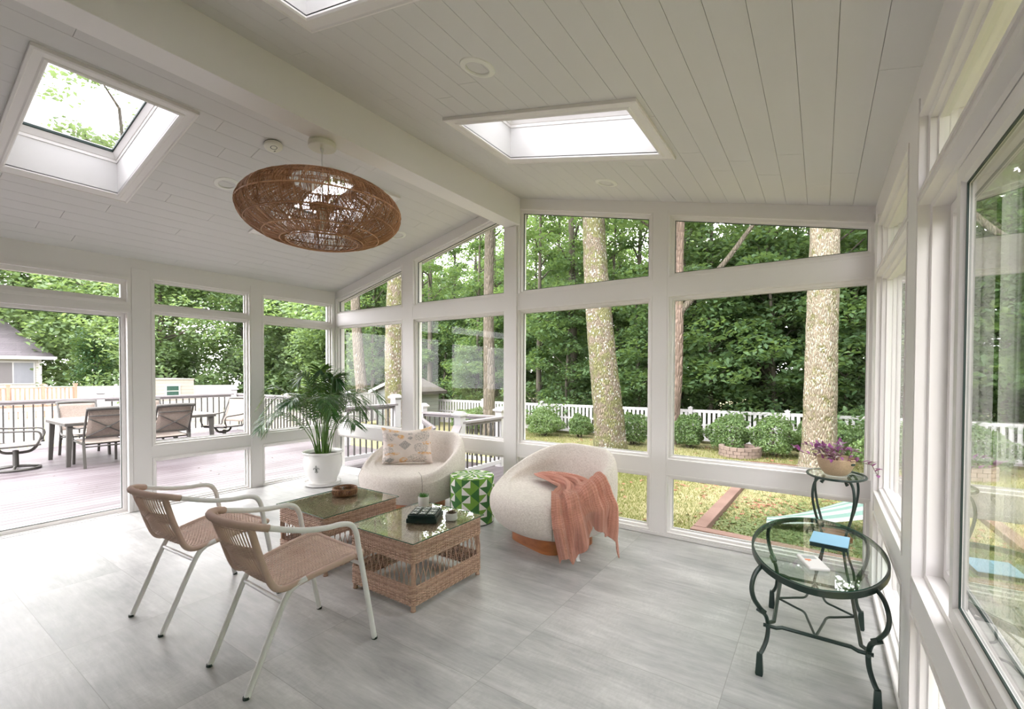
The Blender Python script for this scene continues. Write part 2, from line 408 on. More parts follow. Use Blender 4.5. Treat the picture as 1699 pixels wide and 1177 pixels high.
for (a,b) in gx:
    a-=E;b+=E
    for z0,z1 in gz: window([(a,z0-E),(b,z0-E),(b,z1+E),(a,z1+E)],fG)
    window([(a,2.407-E),(b,2.407-E),(b,top(b)+E),(a,top(a)+E)],fG,gask=.0055)
# pilaster boards on posts and ridge post
mb=MB()
for i in range(2,len(xs)-2,2):
    a,b=xs[i]+.016,xs[i+1]-.016
    if a<XR<b: mb.box(a,b,-.022,.002,ZF0,3.115)
    else:
        for z0,z1 in ((.0,2.16),): mb.box(a,b,-.004,.002,z0,zc(max(a,b) if a>XR else a)-.08)
struct(mb.build('trim_1',WHITE,bevel=.002))
mb=MB(); mb.box(-.01,W,-.012,0,0,.03); struct(mb.build('baseboard_far',WHITE,bevel=.004))
# --- left wall : plane x=0, outside -x
fL=lambda a,b,d:(-d,a,b)
ly=[(-2.241,-1.292),(-1.043,-.099)]
mb=MB()
lb=lambda y0,y1,z0,z1: mb.box(-.14,0,y0,y1,z0,z1)
ZT=zc(0)+.03
for y0,y1 in ((-2.497,-2.241-E),(-1.292+E,-1.043-E),(-.099+E,0.0),(YN,-4.95)): lb(y0,y1,ZF0,ZT)
for a,b in ly:
    for z0,z1 in ((ZF0,.032-E*.6),(.500+E,.728-E),(2.128+E,2.250-E),(2.475+E,ZT)): lb(a-E,b+E,z0,z1)
lb(-4.95,-2.497,2.4625,ZT); lb(-4.95,-2.497,2.118,2.231)
struct(mb.build('wall_left',WHITE))
for a,b in ly:
    for z0,z1 in ((.045,.500),(.728,2.128),(2.250,2.475)): window([(a-E,z0-E),(b+E,z0-E),(b+E,z1+E),(a-E,z1+E)],fL)
# transom over door and sliding door
PD=[(-.03,.0),(-.03,-.012),(.0,-.012),(.003,.02),(.045,.03),(.045,.075),(.0,.085),(.0,.14)]
window([(-4.95,2.231),(-2.497,2.231),(-2.497,2.4625),(-4.95,2.4625)],fL,prof=PD,gd=.055)
d=MB(); frame_ring(d,[(-4.95,0),(-2.497,0),(-2.497,2.118),(-4.95,2.118)],fL,[(-.03,0),(-.03,-.012),(.004,-.012),(.006,.10),(-.0,.14)])
d.box(-.12,-.02,-4.95,-2.497,-.02,.012)
door=struct(d.build('door_1',WHITE))
def sash(y0,y1,dd,door,stile=.062):
    s_=MB(); frame_ring(s_,[(y0,.012),(y1,.012),(y1,2.114),(y0,2.114)],fL,[(0,dd),(stile-.012,dd),(stile,dd+.012),(stile,dd+.04),(0,dd+.045)])
    so_=s_.build('door_sash',VINYL,door); g=MB(); z0,z1=.012+stile,2.114-stile
    g.add([fL(a,b,dd+.02) for a,b in ((y0+stile,z0),(y1-stile,z0),(y1-stile,z1),(y0+stile,z1))],[(0,1,2,3)]); g.build('window_glass',GLASS,so_)
    k=MB(); frame_ring(k,[(y0,.012),(y1,.012),(y1,2.114),(y0,2.114)],fL,[(stile-.001,dd+.010),(stile+.004,dd+.010),(stile+.004,dd+.018)]); k.build('gasket',GASK,so_)
sash(-3.74,-2.503,.05,door,.040); sash(-4.944,-3.70,.10,door,.04)
# --- right wall : plane x=W, outside +x
fR=lambda a,b,d:(W+d,a,b)
mb=MB(); rb=lambda y0,y1,z0,z1: mb.box(W,W+.14,y0,y1,z0,z1)
ry=[(-1.545,-.235),(-4.60,-1.835)]
for y0,y1 in ((-.235,0.14),(-1.835,-1.545),(YN,-4.60)): rb(y0,y1,ZF0,ZT)
for a,b in ry:
    for z0,z1 in ((ZF0,.03),(.500+E,.728-E),(2.128+E,2.250-E),(2.475+E,ZT)): rb(a,b,z0,z1)
struct(mb.build('wall_right',WHITE))
for k,(a,b) in enumerate(ry):
    for z0,z1 in ((.068,.500),(.728,2.128),(2.250,2.475)):
        if k==1 and z0==.728: continue
        window([(a,z0-E),(b,z0-E),(b,z1+E),(a,z1+E)],fR,gask=0,gl=RGLASS)
# sliding window near the camera: outer frame, two sashes
nwin[0]+=1; mb=MB(); a,b=ry[1]; PW=[(-.012,.004),(-.012,-.007),(.002,-.007),(.004,.03),(.02,.034),(.022,.12),(.0,.14)]
frame_ring(mb,[(a,.69),(b,.69),(b,2.166),(a,2.166)],fR,PW); w2=struct(mb.build('window_%d'%nwin[0],VINYL))
def rsash(y0,y1,dd,st=.05):
    s_=MB(); P_=[(y0,.714),(y1,.714),(y1,2.142),(y0,2.142)]; frame_ring(s_,P_,fR,[(0,dd),(st-.01,dd),(st,dd+.012),(st,dd+.03),(0,dd+.035)])
    o=s_.build('window_sash',VINYL,w2); g=MB(); g.add([fR(p,q,dd+.018) for p,q in ((y0+st,.714+st),(y1-st,.714+st),(y1-st,2.142-st),(y0+st,2.142-st))],[(0,1,2,3)]); g.build('window_glass',RGLASS,o)
    k=MB(); frame_ring(k,P_,fR,[(st,dd+.012),(st+.006,dd+.012),(st+.006,dd+.017)]); k.build('gasket',GASK,o)
rsash(-3.42,-1.855,.085); rsash(-4.58,-2.235,.035,.055)
mb=MB(); mb.box(W-.012,W,YN,0,0,.03); struct(mb.build('baseboard_right',WHITE,bevel=.004))
# pilaster boards right/left posts
mb=MB(); mb.box(W-.006,W+.002,-1.80,-1.58,0,2.60); mb.box(-.002,.006,-2.46,-2.30,0,2.60); mb.box(-.002,.006,-1.235,-1.10,0,2.60); mb.box(W-.005,W+.002,-.20,-.03,0,2.60)
struct(mb.build('trim_2',WHITE,bevel=.002))
# --- near wall (house side, behind the camera)
mb=MB(); mb.box(-.14,W+.14,YN-.14,YN,ZF0,3.6); struct(mb.build('wall_near',simple('greige_siding',(.45,.435,.43),.8)))
# --- floor
mb=MB(); mb.box(-.14,W+.14,YN-.14,.14,-.12,0); struct(mb.build('floor',FLOOR))
# --- ceiling planks (real boards with gaps) around the skylight wells
SKX=[(1.226,2.440),(3.930,5.144)]; SKY_Y=[(-1.733,-1.100),(-3.537,-2.904)]
mb=MB()
def plank_row(x0,x1,openings,rnd):
    # x range of one board; cut lengthwise at random joints and around wells
    y=YN-rnd.random()*1.8; joints=[]
    while y<0: joints.append(y); y+=rnd.uniform(1.5,2.6)
    segs=[(max(YN,joints[i]),min(0,(joints+[9])[i+1])) for i in range(len(joints))]
    for (a,b) in segs:
        a+=.0012;b-=.0012
        if b-a<.01: continue
        pieces=[(x0,x1,a,b)]
        for (ox0,ox1,oy0,oy1) in openings:
            nx=[]
            for (p,q,c,d_) in pieces:
                if q<=ox0 or p>=ox1 or d_<=oy0 or c>=oy1: nx.append((p,q,c,d_)); continue
                if p<ox0: nx.append((p,ox0,c,d_))
                if q>ox1: nx.append((ox1,q,c,d_))
                p2,q2=max(p,ox0),min(q,ox1)
                if c<oy0: nx.append((p2,q2,c,oy0))
                if d_>oy1: nx.append((p2,q2,oy1,d_))
            pieces=nx
        for (p,q,c,d_) in pieces:
            v=[(p,c,zc(p)),(q,c,zc(q)),(q,d_,zc(q)),(p,d_,zc(p))]; v+=[(x,y_,z+.02) for x,y_,z in v]
            mb.add(v,[(0,3,2,1),(4,5,6,7),(0,1,5,4),(1,2,6,5),(2,3,7,6),(3,0,4,7)])
rnd=random.Random(5); OPN=[(a-.004,b+.004,c-.004,d_+.004) for a,b in SKX for c,d_ in SKY_Y]
PWD=.1405
x=6.2501
edges=[]
xx=6.3900
while xx>XR+.02: edges.append((max(xx-PWD,XR)+.0009,xx-.0009)); xx-=PWD
xx=.02
edges.append((-.02,xx-.0009))
while xx<XR-.02: edges.append((xx+.0009,min(xx+PWD,XR)-.0009)); xx+=PWD
for a,b in edges: plank_row(a,b,OPN,rnd)
ceil=struct(mb.build('ceiling',CEIL))
# backing above the boards (sheathing) with the wells cut out
mb=MB()
def slab(x0,x1,y0,y1,h0,h1):
    v=[(x0,y0,zc(x0)+h0),(x1,y0,zc(x1)+h0),(x1,y1,zc(x1)+h0),(x0,y1,zc(x0)+h0)]; v+=[(a,b,c+h1-h0) for a,b,c in v]
    mb.add(v,[(0,3,2,1),(4,5,6,7),(0,1,5,4),(1,2,6,5),(2,3,7,6),(3,0,4,7)])
for (xa,xb,(s0,s1)) in ((-.45,XR,(SKX[0][0]-.012,SKX[0][1]+.012)),(XR,W+.45,(SKX[1][0]-.012,SKX[1][1]+.012))):
    slab(xa,s0,YN-.2,.35,.021,.20); slab(s1,xb,YN-.2,.35,.021,.20)
    ys=[YN-.2,SKY_Y[1][0]-.012,SKY_Y[1][1]+.012,SKY_Y[0][0]-.012,SKY_Y[0][1]+.012,.35]
    for i in (0,2,4): slab(s0,s1,ys[i],ys[i+1],.021,.20)
bk=mb.build('roof_deck',simple('roof_underside',(.55,.53,.50),.8),ceil)
# fascia outside
mb=MB(); 
for xa,xb in ((-.45,XR),(XR,W+.45)):
    v=[(xa,.35,zc(xa)-.02),(xb,.35,zc(xb)-.02),(xb,.38,zc(xb)-.02),(xa,.38,zc(xa)-.02)]; v+=[(a,b,c+.22) for a,b,c in v]; mb.add(v,[(0,3,2,1),(4,5,6,7),(0,1,5,4),(1,2,6,5),(2,3,7,6),(3,0,4,7)])
    x_=xa if xa<0 else xb; s=-1 if xa<0 else 1
    mb.box(min(x_,x_+s*.03),max(x_,x_+s*.03),YN,.38,zc(x_)-.02,zc(x_)+.2)
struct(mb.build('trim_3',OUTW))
# skylight wells, trim, frame, glass
def skylight(x0,x1,y0,y1,lab):
    nwin[0]+=1
    f=lambda a,b,d:(a,b,zc(a)-d)           # d>0 below the boards
    mb=MB(); poly=[(x0,y0),(x1,y0),(x1,y1),(x0,y1)]
    frame_ring(mb,poly,f,[(-.088,-.002),(-.088,.020),(-.076,.024),(-.070,.018),(-.030,.016),(-.022,.022),(-.008,.022),(0,.014),(0,-.002)])
    tr=struct(mb.build('window_%d'%nwin[0],WHITE))
    s_=MB(); frame_ring(s_,poly,f,[(0,.004),(0,-.24)]); s_.build('light_well',CEIL,tr)
    s_=MB(); frame_ring(s_,poly,f,[(0,-.24),(.006,-.24),(.006,-.262),(.012,-.264),(.036,-.30),(.036,-.33)]); s_.build('skylight_frame',VINYL,tr)
    k=MB(); frame_ring(k,poly,f,[(.036,-.300),(.045,-.302),(.045,-.318)]); k.build('gasket',GASK,tr)
    g=MB(); i=.034; g.add([f(a,b,-.315) for a,b in ((x0+i,y0+i),(x1-i,y0+i),(x1-i,y1-i),(x0+i,y1-i))],[(0,1,2,3)]); g.build('window_glass',SKGLASS,tr)
for a,b in SKX:
    for c,d_ in SKY_Y: skylight(a,b,c,d_,'')
# ridge beam
mb=MB(); mb.prism([(3.130,3.118),(3.312,3.118),(3.312,zc(3.312)+.01),(XR,zc(XR)),(3.130,zc(3.13)+.01)],lambda a,b,d:(a,d,b),YN,-.0); struct(mb.build('trim_4',WHITE,bevel=.003))
# recessed downlights
def downlight(x,y,label):
    s=SL if x<XR else -SL
    t=thing('recessed_light',label,'ceiling light',(x,y,zc(x)),0,'recessed lights in the plank ceiling'); t.rotation_euler=(0,-math.atan(s),0)
    m=MB(); m.lathe([(.062,.03),(.062,-.004),(.066,-.009),(.078,-.009),(.084,-.005),(.094,-.005),(.098,0),(.098,.004)],40); m.build('trim_ring',PLASTIC,t,smooth=35)
    m=MB(); m.lathe([(0,.012),(.05,.012),(.0625,.014)],32); m.build('lens',simple('frosted_lens',(.70,.71,.72),.5) if 'LENS' not in globals() else LENS,t,smooth=True)
LENS=simple('frosted_lens_1',(.66,.67,.68),.5)
downlight(4.524,-2.288,'round recessed light in the right ceiling slope, nearest the viewer')
downlight(4.521,-.503,'small round recessed light between the right skylight and the far windows')
downlight(1.826,-2.33,'round recessed light left of the woven lamp on left ceiling slope')
downlight(1.887,-.47,'recessed light just right of the woven lamp, low on the left slope')
# ================================================================ woven pendant lamp
def rope_tube(mb,pts,r,pitch=.006,depth=.12,n=8,closed=False):
    """tube wrapped in cane: fine ridges along its length"""
    pts=[Vector(p) for p in pts]; L=[0]
    for i in range(1,len(pts)): L.append(L[-1]+(pts[i]-pts[i-1]).length)
    N=max(4,int(L[-1]/pitch)*2); out=[]; rr=[]; j=0
    for k in range(N+1):
        s=L[-1]*k/N
        while j<len(L)-2 and L[j+1]<s: j+=1
        t=(s-L[j])/max(1e-9,L[j+1]-L[j]); out.append(pts[j].lerp(pts[j+1],t)); rr.append(r*(1 if k%2 else 1-depth))
    return mb.tube(out,rr,n)
A_,C_=.535,.228
def lamp():
    t=thing('pendant_lamp','large woven rattan pendant lamp hanging from the white ridge beam','lamp',(3.137,-2.293,2.622),0)
    rnd=random.Random(3)
    def S(u,phi,k=1.0): # u latitude -pi/2..pi/2
        r=A_*k*cos(u)**.9 if cos(u)>0 else 0; return (r*cos(phi),r*sin(phi),C_*k*sin(u))
    # inner well: the shell turns in at the bottom opening
    U0,U1=-1.08,1.18
    fr=MB()
    for u in (-1.08,-.82,-.45,0.02,.42,.80,1.16):
        pts=[S(u,2*pi*k/72) for k in range(72)]; fr.tube(pts,.0048 if u not in (0.02,) else .0055,5,closed=True)
    for k in range(12):
        ph=2*pi*k/12; fr.tube([S(lerp(U0,U1,j/20),ph,.99) for j in range(21)],.004,5)
    fr.build('rattan_frame',RATTAN,t,smooth=True)
    # weave: bundles of thin canes at varying slants
    m=MB()
    for k in range(760):
        ph=2*pi*(k+rnd.uniform(-.8,.8))/760; sl=rnd.choice([-1,1])*rnd.uniform(.02,.34) if k%3 else rnd.uniform(-.08,.08)
        a,b=U0+rnd.uniform(-.03,.02),U1+rnd.uniform(-.02,.05)
        if rnd.random()<.45:
            if rnd.random()<.5: b=lerp(a,b,rnd.uniform(.4,.75))
            else: a=lerp(a,b,rnd.uniform(.3,.6))
        n=13; wob=rnd.uniform(0,6); kk=1+rnd.uniform(-.012,.012)
        m.tube([S(lerp(a,b,j/n),ph+sl*(j/n-.5)+.012*sin(wob+j*1.1),kk) for j in range(n+1)],rnd.uniform(.0014,.0024),3,caps=False)
    for k in range(60):   # canes that run round
        u=rnd.choice([rnd.uniform(U0,-.45),rnd.uniform(.3,U1),rnd.uniform(-.45,.3)]); p0=rnd.uniform(0,6.28); ln=rnd.uniform(1.0,4.2); sl=rnd.uniform(-.3,.3)
        n=int(ln*9); m.tube([S(max(U0,min(U1,u+sl*j/n+.02*sin(j))),p0+ln*j/n,1+.006*sin(j*2.1)) for j in range(n+1)],rnd.uniform(.0013,.0024),3,caps=False)
    m.build('woven_shade',RATTAN,t,smooth=True)
    m=MB()   # inner collar round the bottom opening
    for k in range(150):
        ph=2*pi*k/150; s=rnd.uniform(-.25,.25)
        P=[S(U0,ph),(.20*cos(ph+s*.3),.20*sin(ph+s*.3),-.165),(.17*cos(ph+s*.6),.17*sin(ph+s*.6),-.11),(.19*cos(ph+s),.19*sin(ph+s),-.04)]
        m.tube(bez(P,4),rnd.uniform(.0010,.0018),3,caps=False)
    m.tube([(.19*cos(2*pi*k/40),.19*sin(2*pi*k/40),-.04) for k in range(40)],.004,5,closed=True)
    m.tube([(.235*cos(2*pi*k/40),.235*sin(2*pi*k/40),-.205) for k in range(40)],.004,5,closed=True)
    m.build('inner_collar',RATTAN,t,smooth=True)
    m=MB(); m.lathe([(.018,.03),(.024,.025),(.024,-.03),(.02,-.045)],16,(0,0,.0)); m.lathe([(0,-.12),(.02,-.115),(.032,-.09),(.032,-.07),(.018,-.045)],16)
    m.build('bulb_socket',CREAMM,t,smooth=40)
    m=MB(); m.lathe([(0,.018),(.085,.012),(.088,.0),(.08,-.008),(0,-.004)],20,(0,0,.04)); m.build('centre_disc',RATTAN,t,smooth=40)
    m=MB(); m.tube([(0,0,.02),(0,0,.46)],.0045,8); m.lathe([(.0,.485),(.012,.485),(.012,.44),(.009,.43)],10); m.build('cord',WTUBE,t,smooth=40)
    m=MB(); m.lathe([(0,.452),(.088,.452),(.092,.456),(.092,.484),(.088,.487),(.0,.487)],40); m.lathe([(0.0,.489),(.089,.489),(.089,.496),(0,.496)],40)
    m.build('ceiling_canopy',CREAMM,t,smooth=35)
lamp()
t=thing('smoke_detector','round white smoke detector on the ceiling beside the ridge beam','smoke detector',(2.512,-2.301,zc(2.512)),0); t.rotation_euler=(0,-math.atan(SL),0)
m=MB(); m.lathe([(0,-.034),(.045,-.034),(.058,-.030),(.066,-.022),(.067,-.006),(.0,-.006)],36); m.build('cover',CREAMM,t,smooth=35)
m=MB(); m.lathe([(0,-.005),(.064,-.005),(.066,.002),(0,.002)],36); m.build('base_ring',GASK,t)
m=MB(); m.lathe([(.020,-.0345),(.024,-.0355),(.0245,-.0345)],24,(.012,-.005,0)); 
for k in range(4): m.bar((-.024-.003*k,.018,-.0348),(-.014-.003*k,.026,-.0348),.0014,.001)
m.build('test_button',GASK,t)

# ================================================================ bistro chairs
def bistro():
    t=thing('bistro_armchair','white tube armchair with tan woven seat and back, nearer the camera','chair')
    r=.0145
    side={}
    for s,nm in ((-1,'left'),(1,'right')):
        # front leg + arm : one bent tube
        P=[(s*.276,.325,0),(s*.279,.262,.33),(s*.283,.212,.58)]
        arc=bez([(s*.283,.212,.58),(s*.284,.200,.640),(s*.284,.170,.686),(s*.283,.115,.705),(s*.281,.02,.710),(s*.270,-.10,.730),(s*.238,-.235,.770)],6)
        m=MB(); m.tube([P[0],P[1]]+arc,r,10); m.build('arm_rail' if 0 else 'arm',WTUBE,t,smooth=50)
        m=MB(); m.tube(bez([(s*.200,-.325,0),(s*.203,-.235,.20),(s*.207,-.150,.385),(s*.212,-.105,.440),(s*.222,-.045,.463)],6),r,10); m.build('rear_leg',WTUBE,t,smooth=50)
        for y,x in ((.325,s*.276),(-.325,s*.200)): m=MB(); m.lathe([(0,-.0),(.0155,.0),(.0155,.012),(.0,.014)],12,(x,y,0.0005)); m.build('foot_cap',GASK,t)
    m=MB(); m.tube([(-.206,-.152,.375),(.206,-.152,.375)],.011,8); m.build('rear_crossbar',WTUBE,t,smooth=50)
    m=MB(); m.tube([(-.280,.235,.455),(.280,.235,.455)],.010,8); m.build('front_crossbar',WTUBE,t,smooth=50)
    # wrapped top rail
    top=bez([(-.238,-.235,.770),(-.208,-.290,.786),(-.13,-.345,.797),(0,-.366,.802),(.13,-.345,.797),(.208,-.290,.786),(.238,-.235,.770)],8)
    m=MB(); rope_tube(m,top,.0195); m.build('top_rail',CWICK,t,smooth=True)
    # wrapped side frames: back post running down into the seat rail
    def rail(s): return bez([(s*.196,-.300,.780),(s*.197,-.262,.64),(s*.200,-.215,.50),(s*.203,-.175,.452),(s*.210,-.110,.447),(s*.220,-.03,.463),(s*.236,.11,.485),(s*.246,.215,.497)],7)
    for s in (-1,1):
        m=MB(); rope_tube(m,rail(s),.0175); m.build('side_rail',CWICK,t,smooth=True)
    fr=bez([(-.246,.215,.497),(-.235,.262,.497),(-.19,.285,.490),(0,.292,.482),(.19,.285,.490),(.235,.262,.497),(.246,.215,.497)],6)
    m=MB(); rope_tube(m,fr,.0175); m.build('front_rail',CWICK,t,smooth=True)
    # seat weave
    def sx(y): return np.interp(y,[-.17,-.03,.11,.26],[.203,.220,.236,.235])
    def sz(y): return np.interp(y,[-.20,-.17,-.11,-.03,.11,.215,.28],[.475,.452,.447,.463,.485,.497,.490])+.008
    m=MB()
    for k in range(22):
        u=-.82+1.64*k/21
        pts=[(u*float(sx(y)),y,float(sz(y))-.018*(1-u*u)*(1-abs(y-.05)/.35)+.0022*(1 if (i+k)%2 else -1)) for i,y in enumerate(np.linspace(-.165,.275,48))]
        m.tube(pts,.0040,5,caps=False,sx=1.0)
    m.build('seat_strands',CWICK,t,smooth=True)
    m=MB()
    for i,y in enumerate(np.linspace(-.15,.265,58)):
        X_=float(sx(y)); pts=[(u*X_,y,float(sz(y))-.018*(1-u*u)*(1-abs(y-.05)/.35)+(.004 if abs(u)>.9 else 0)) for u in np.linspace(-1,1,13)]
        m.tube(pts,.0017,4,caps=False)
    m.build('seat_threads',CWICK,t,smooth=True)
    # back weave
    def bp(u,v): # u -1..1, v 0 bottom..1 top
        z=lerp(.470,.782,v); y=float(np.interp(z,[.452,.50,.64,.78],[-.175,-.215,-.262,-.300])); bow=.055*(1-u*u)*ss(0,.9,v)+.012*(1-u*u)
        return (u*.195,y-bow,z+.012*(1-u*u)*v)
    m=MB()
    for k in range(25):
        u=-.93+1.86*k/24; m.tube([bp(u,j/16) for j in range(17)],.0034,5,caps=False)
    m.build('back_strands',CWICK,t,smooth=True)
    m=MB()
    for (v0,v1) in ((.0,.20),(.46,.66),(.93,1.0)):
        n=max(3,int((v1-v0)*60))
        for i in range(n):
            v=lerp(v0,v1,i/(n-1)); m.tube([(lambda p:(p[0],p[1]+.003*(1 if (j+i)%2 else -1),p[2]))(bp(-1+2*j/26,v)) for j in range(27)],.0026,4,caps=False)
    m.build('back_bands',CWICK,t,smooth=True)
    return t
ch=bistro(); ch.location=(3.717,-2.870,0); ch.rotation_euler=(0,0,-.034); ch['group']='white and tan bistro chairs'
dup(ch,(2.775,-2.905,0),.045,'white tube armchair with tan woven seat and back, farther left, by the patio door','white and tan bistro chairs')

# ================================================================ wicker coffee tables
def wicker_table():
    t=thing('coffee_table','square wicker coffee table with glass top carrying the black game box','coffee table')
    hx,hy=.305,.345
    def peri(s): # rounded rectangle perimeter param 0..1 -> x,y,nx,ny
        r=.035; L=[2*hx-2*r,pi*r/2,2*hy-2*r,pi*r/2]*2; T=sum(L); d=(s%1)*T
        segs=[((-hx+r,-hy),(1,0)),((hx-r,-hy+r),0),((hx,-hy+r),(0,1)),((hx-r,hy-r),1),((hx-r,hy),(-1,0)),((-hx+r,hy-r),2),((-hx,hy-r),(0,-1)),((-hx+r,-hy+r),3)]
        for i,l in enumerate(L):
            if d<=l or i==7:
                p,q=segs[i]
                if i%2==0: return p[0]+q[0]*d,p[1]+q[1]*d,q[1],-q[0]
                a=-pi/2+q*pi/2+d/r; return p[0]+r*cos(a),p[1]+r*sin(a),cos(a),sin(a)
            d-=l
    NS=116
    def band(z0,z1,rows,name):
        m=MB()
        for i in range(rows):
            z=lerp(z0,z1,(i+.5)/rows); pts=[]
            for k in range(NS*2):
                x,y,nx,ny=peri((k/2)/NS); o=.0042*(1 if ((k//2+i)%2) else -1)*(1 if k%2==0 else 0)
                pts.append((x+nx*o,y+ny*o,z+.0006*sin(k)))
            m.tube(pts,.0040,5,closed=True)
        for k in range(NS):
            x,y,nx,ny=peri(k/NS); m.tube([(x,y,z0),(x,y,z1)],.0025,4)
        return m.build(name,WICK,t,smooth=True)
    band(.314,.424,13,'upper_band'); band(.052,.160,13,'lower_band')
    # braided rims
    m=MB()
    for z,rr in ((.428,.0085),(.048,.0065),(.311,.0045),(.163,.0045)):
        for ph in (0,pi):
            n=NS*3; m.tube([(lambda q,a:(q[0]+q[2]*rr*.75*cos(a),q[1]+q[3]*rr*.75*cos(a),z+rr*.75*sin(a)))(peri(k/n),k/n*2*pi*60+ph) for k in range(n)],rr*.62,5,closed=True)
    m.build('braided_rim',WICK,t,smooth=True)
    # open lattice
    m=MB()
    for k in range(NS):
        a=peri(k/NS); d=(1.55 if k%2 else -1.55)/NS
        P=[]
        for j in range(6):
            v=j/5; q=peri(k/NS+d*(3*v*v-2*v*v*v)*1.0-d*.5); P.append((q[0]+q[2]*.002*(1 if k%2 else -1),q[1]+q[3]*.002*(1 if k%2 else -1),lerp(.160,.314,v)))
        m.tube(P,.0027,5,caps=False)
    m.build('open_lattice',WICK,t,smooth=True)
    for sx_ in (-1,1):
        for sy_ in (-1,1):
            m=MB(); rope_tube(m,[(sx_*(hx-.022),sy_*(hy-.022),.004),(sx_*(hx-.022),sy_*(hy-.022),.42)],.0165,.009,.14,10); m.lathe([(0,.0),(.017,.0),(.018,.006),(.0,.008)],12,(sx_*(hx-.022),sy_*(hy-.022),0)); m.build('leg',WICK,t,smooth=True)
    # woven top and inner floor shelf
    m=MB()
    for i in range(34):
        y=lerp(-hy+.012,hy-.012,i/33); pts=[(x,y,.4262+.0028*(1 if (k+i)%2 else -1)) for k,x in enumerate(np.linspace(-hx+.008,hx-.008,44))]; m.tube(pts,.0048,4,caps=False)
    for k in range(44):
        x=lerp(-hx+.008,hx-.008,k/43); m.tube([(x,-hy+.01,.4262),(x,hy-.01,.4262)],.0026,4,caps=False)
    m.box(-hx+.01,hx-.01,-hy+.01,hy-.01,.408,.419)
    m.build('woven_top',WICK,t,smooth=40)
    g=MB(); g.box(-.318,.318,-.358,.358,.4375,.4435); o=g.build('glass_top',[TGLASS,GEDGE],t)
    me=o.data
    for p in me.polygons: p.material_index=0 if abs(p.normal.z)>.5 else 1
    return t
GEDGE=simple('green_glass_edge',(.02,.10,.07),.1)
tb=wicker_table(); tb.location=(3.688,-1.905,0); tb['group']='wicker coffee tables'
dup(tb,(2.785,-1.912,0),0,'square wicker coffee table with glass top carrying only the brown basket','wicker coffee tables')
ZT_=.4435
# --- black tic tac toe box
t=thing('game_box','black tic tac toe game box on the right wicker table','game',(3.715,-1.865,ZT_),.52)
BLK=simple('black_lacquer',(.008,.022,.018),.3,.05); SILV=simple('silver_print',(.55,.56,.55),.35,.03); TILEM=simple('dark_tile',(.03,.045,.04),.25,.1)
m=MB(); m.box(-.108,.108,-.108,.108,0,.030); m.build('box_base',BLK,t,bevel=.003)
m=MB(); m.box(-.100,.100,-.100,.100,.0315,.052); m.build('box_tray',BLK,t,bevel=.003)
pat=['XXX','XOX','XXX']
for i in range(3):
    for j in range(3):
        cx,cy=-.062+.062*i,-.062+.062*j
        m=MB(); m.box(cx-.0275,cx+.0275,cy-.0275,cy+.0275,.0525,.061); p_=m.build('game_tile',TILEM,t,bevel=.0015)
        m=MB()
        if pat[j][i]=='X':
            m.bar((cx-.017,cy-.017,.0615),(cx+.017,cy+.017,.0615),.0075,.001); m.bar((cx-.017,cy+.017,.0617),(cx+.017,cy-.017,.0617),.0075,.001)
        else: m.lathe([(.0115,.0612),(.0115,.0622),(.0195,.0622),(.0195,.0612)],24,(cx,cy,0))
        m.build('letter_x' if pat[j][i]=='X' else 'letter_o',SILV,p_)
# --- small plants
SUCC=m_leaf('succulent_green',(.02,.12,.03),(.10,.30,.07),trans=.15)
t=thing('potted_succulent','small white pot of bright green spiky succulent behind the game box','plant',(3.475,-1.640,ZT_))
m=MB(); m.lathe([(0,0),(.038,0),(.0405,.004),(.043,.075),(.0415,.077),(.038,.072),(.036,.06),(0,.06)],36); m.build('pot',simple('white_ceramic',(.78,.77,.75),.35,.02),t,smooth=35)
m=MB(); rnd=random.Random(2)
for k in range(130):
    a=rnd.uniform(0,6.28); r0=rnd.uniform(0,.030); r1=r0+rnd.uniform(.005,.03); h=rnd.uniform(.015,.045); w=.0028; b=a+rnd.uniform(-.5,.5)
    p0=Vector((r0*cos(a),r0*sin(a),.058)); p1=p0+Vector((.5*(r1-r0)*cos(b),.5*(r1-r0)*sin(b),h*.6)); p2=Vector((r1*cos(b),r1*sin(b),.058+h)); n=Vector((-sin(b),cos(b),0))*w
    m.add([p0-n*.6,p0+n*.6,p1+n,p1-n,p2],[(0,1,2,3),(3,2,4)])
m.build('succulent_leaves',SUCC,t)
t=thing('potted_succulent','squat grey concrete pot with dusky rosette succulent right of the game box','plant',(3.880,-1.768,ZT_))
m=MB(); m.lathe([(0,0),(.040,0),(.0425,.003),(.0425,.047),(.040,.049),(.036,.046),(.035,.038),(0,.038)],36); m.build('pot',simple('pale_concrete',(.60,.60,.57),.75,.05,20,.2),t,smooth=35)
m=MB()
for k in range(42):
    a=k*2.39996; q=(k+1)/42; r1=.008+.032*q; el=lerp(1.3,.25,q); L=.022+.008*q; p0=Vector((r1*.35*cos(a),r1*.35*sin(a),.040+.006*(1-q)))
    d=Vector((cos(a)*cos(el),sin(a)*cos(el),sin(el))); n=Vector((-sin(a),cos(a),0))*.0075; u=d.cross(n).normalized()*.002
    m.add([p0-n*.4,p0+n*.4,p0+d*L*.6+n-u,p0+d*L,p0+d*L*.6-n-u,p0+d*L*.6+u*1.5],[(0,1,2,5),(2,3,5),(3,4,5),(4,0,5)])
m.build('succulent_rosette',m_leaf('dusky_rosette',(.09,.055,.04),(.28,.20,.15),trans=.05),t)
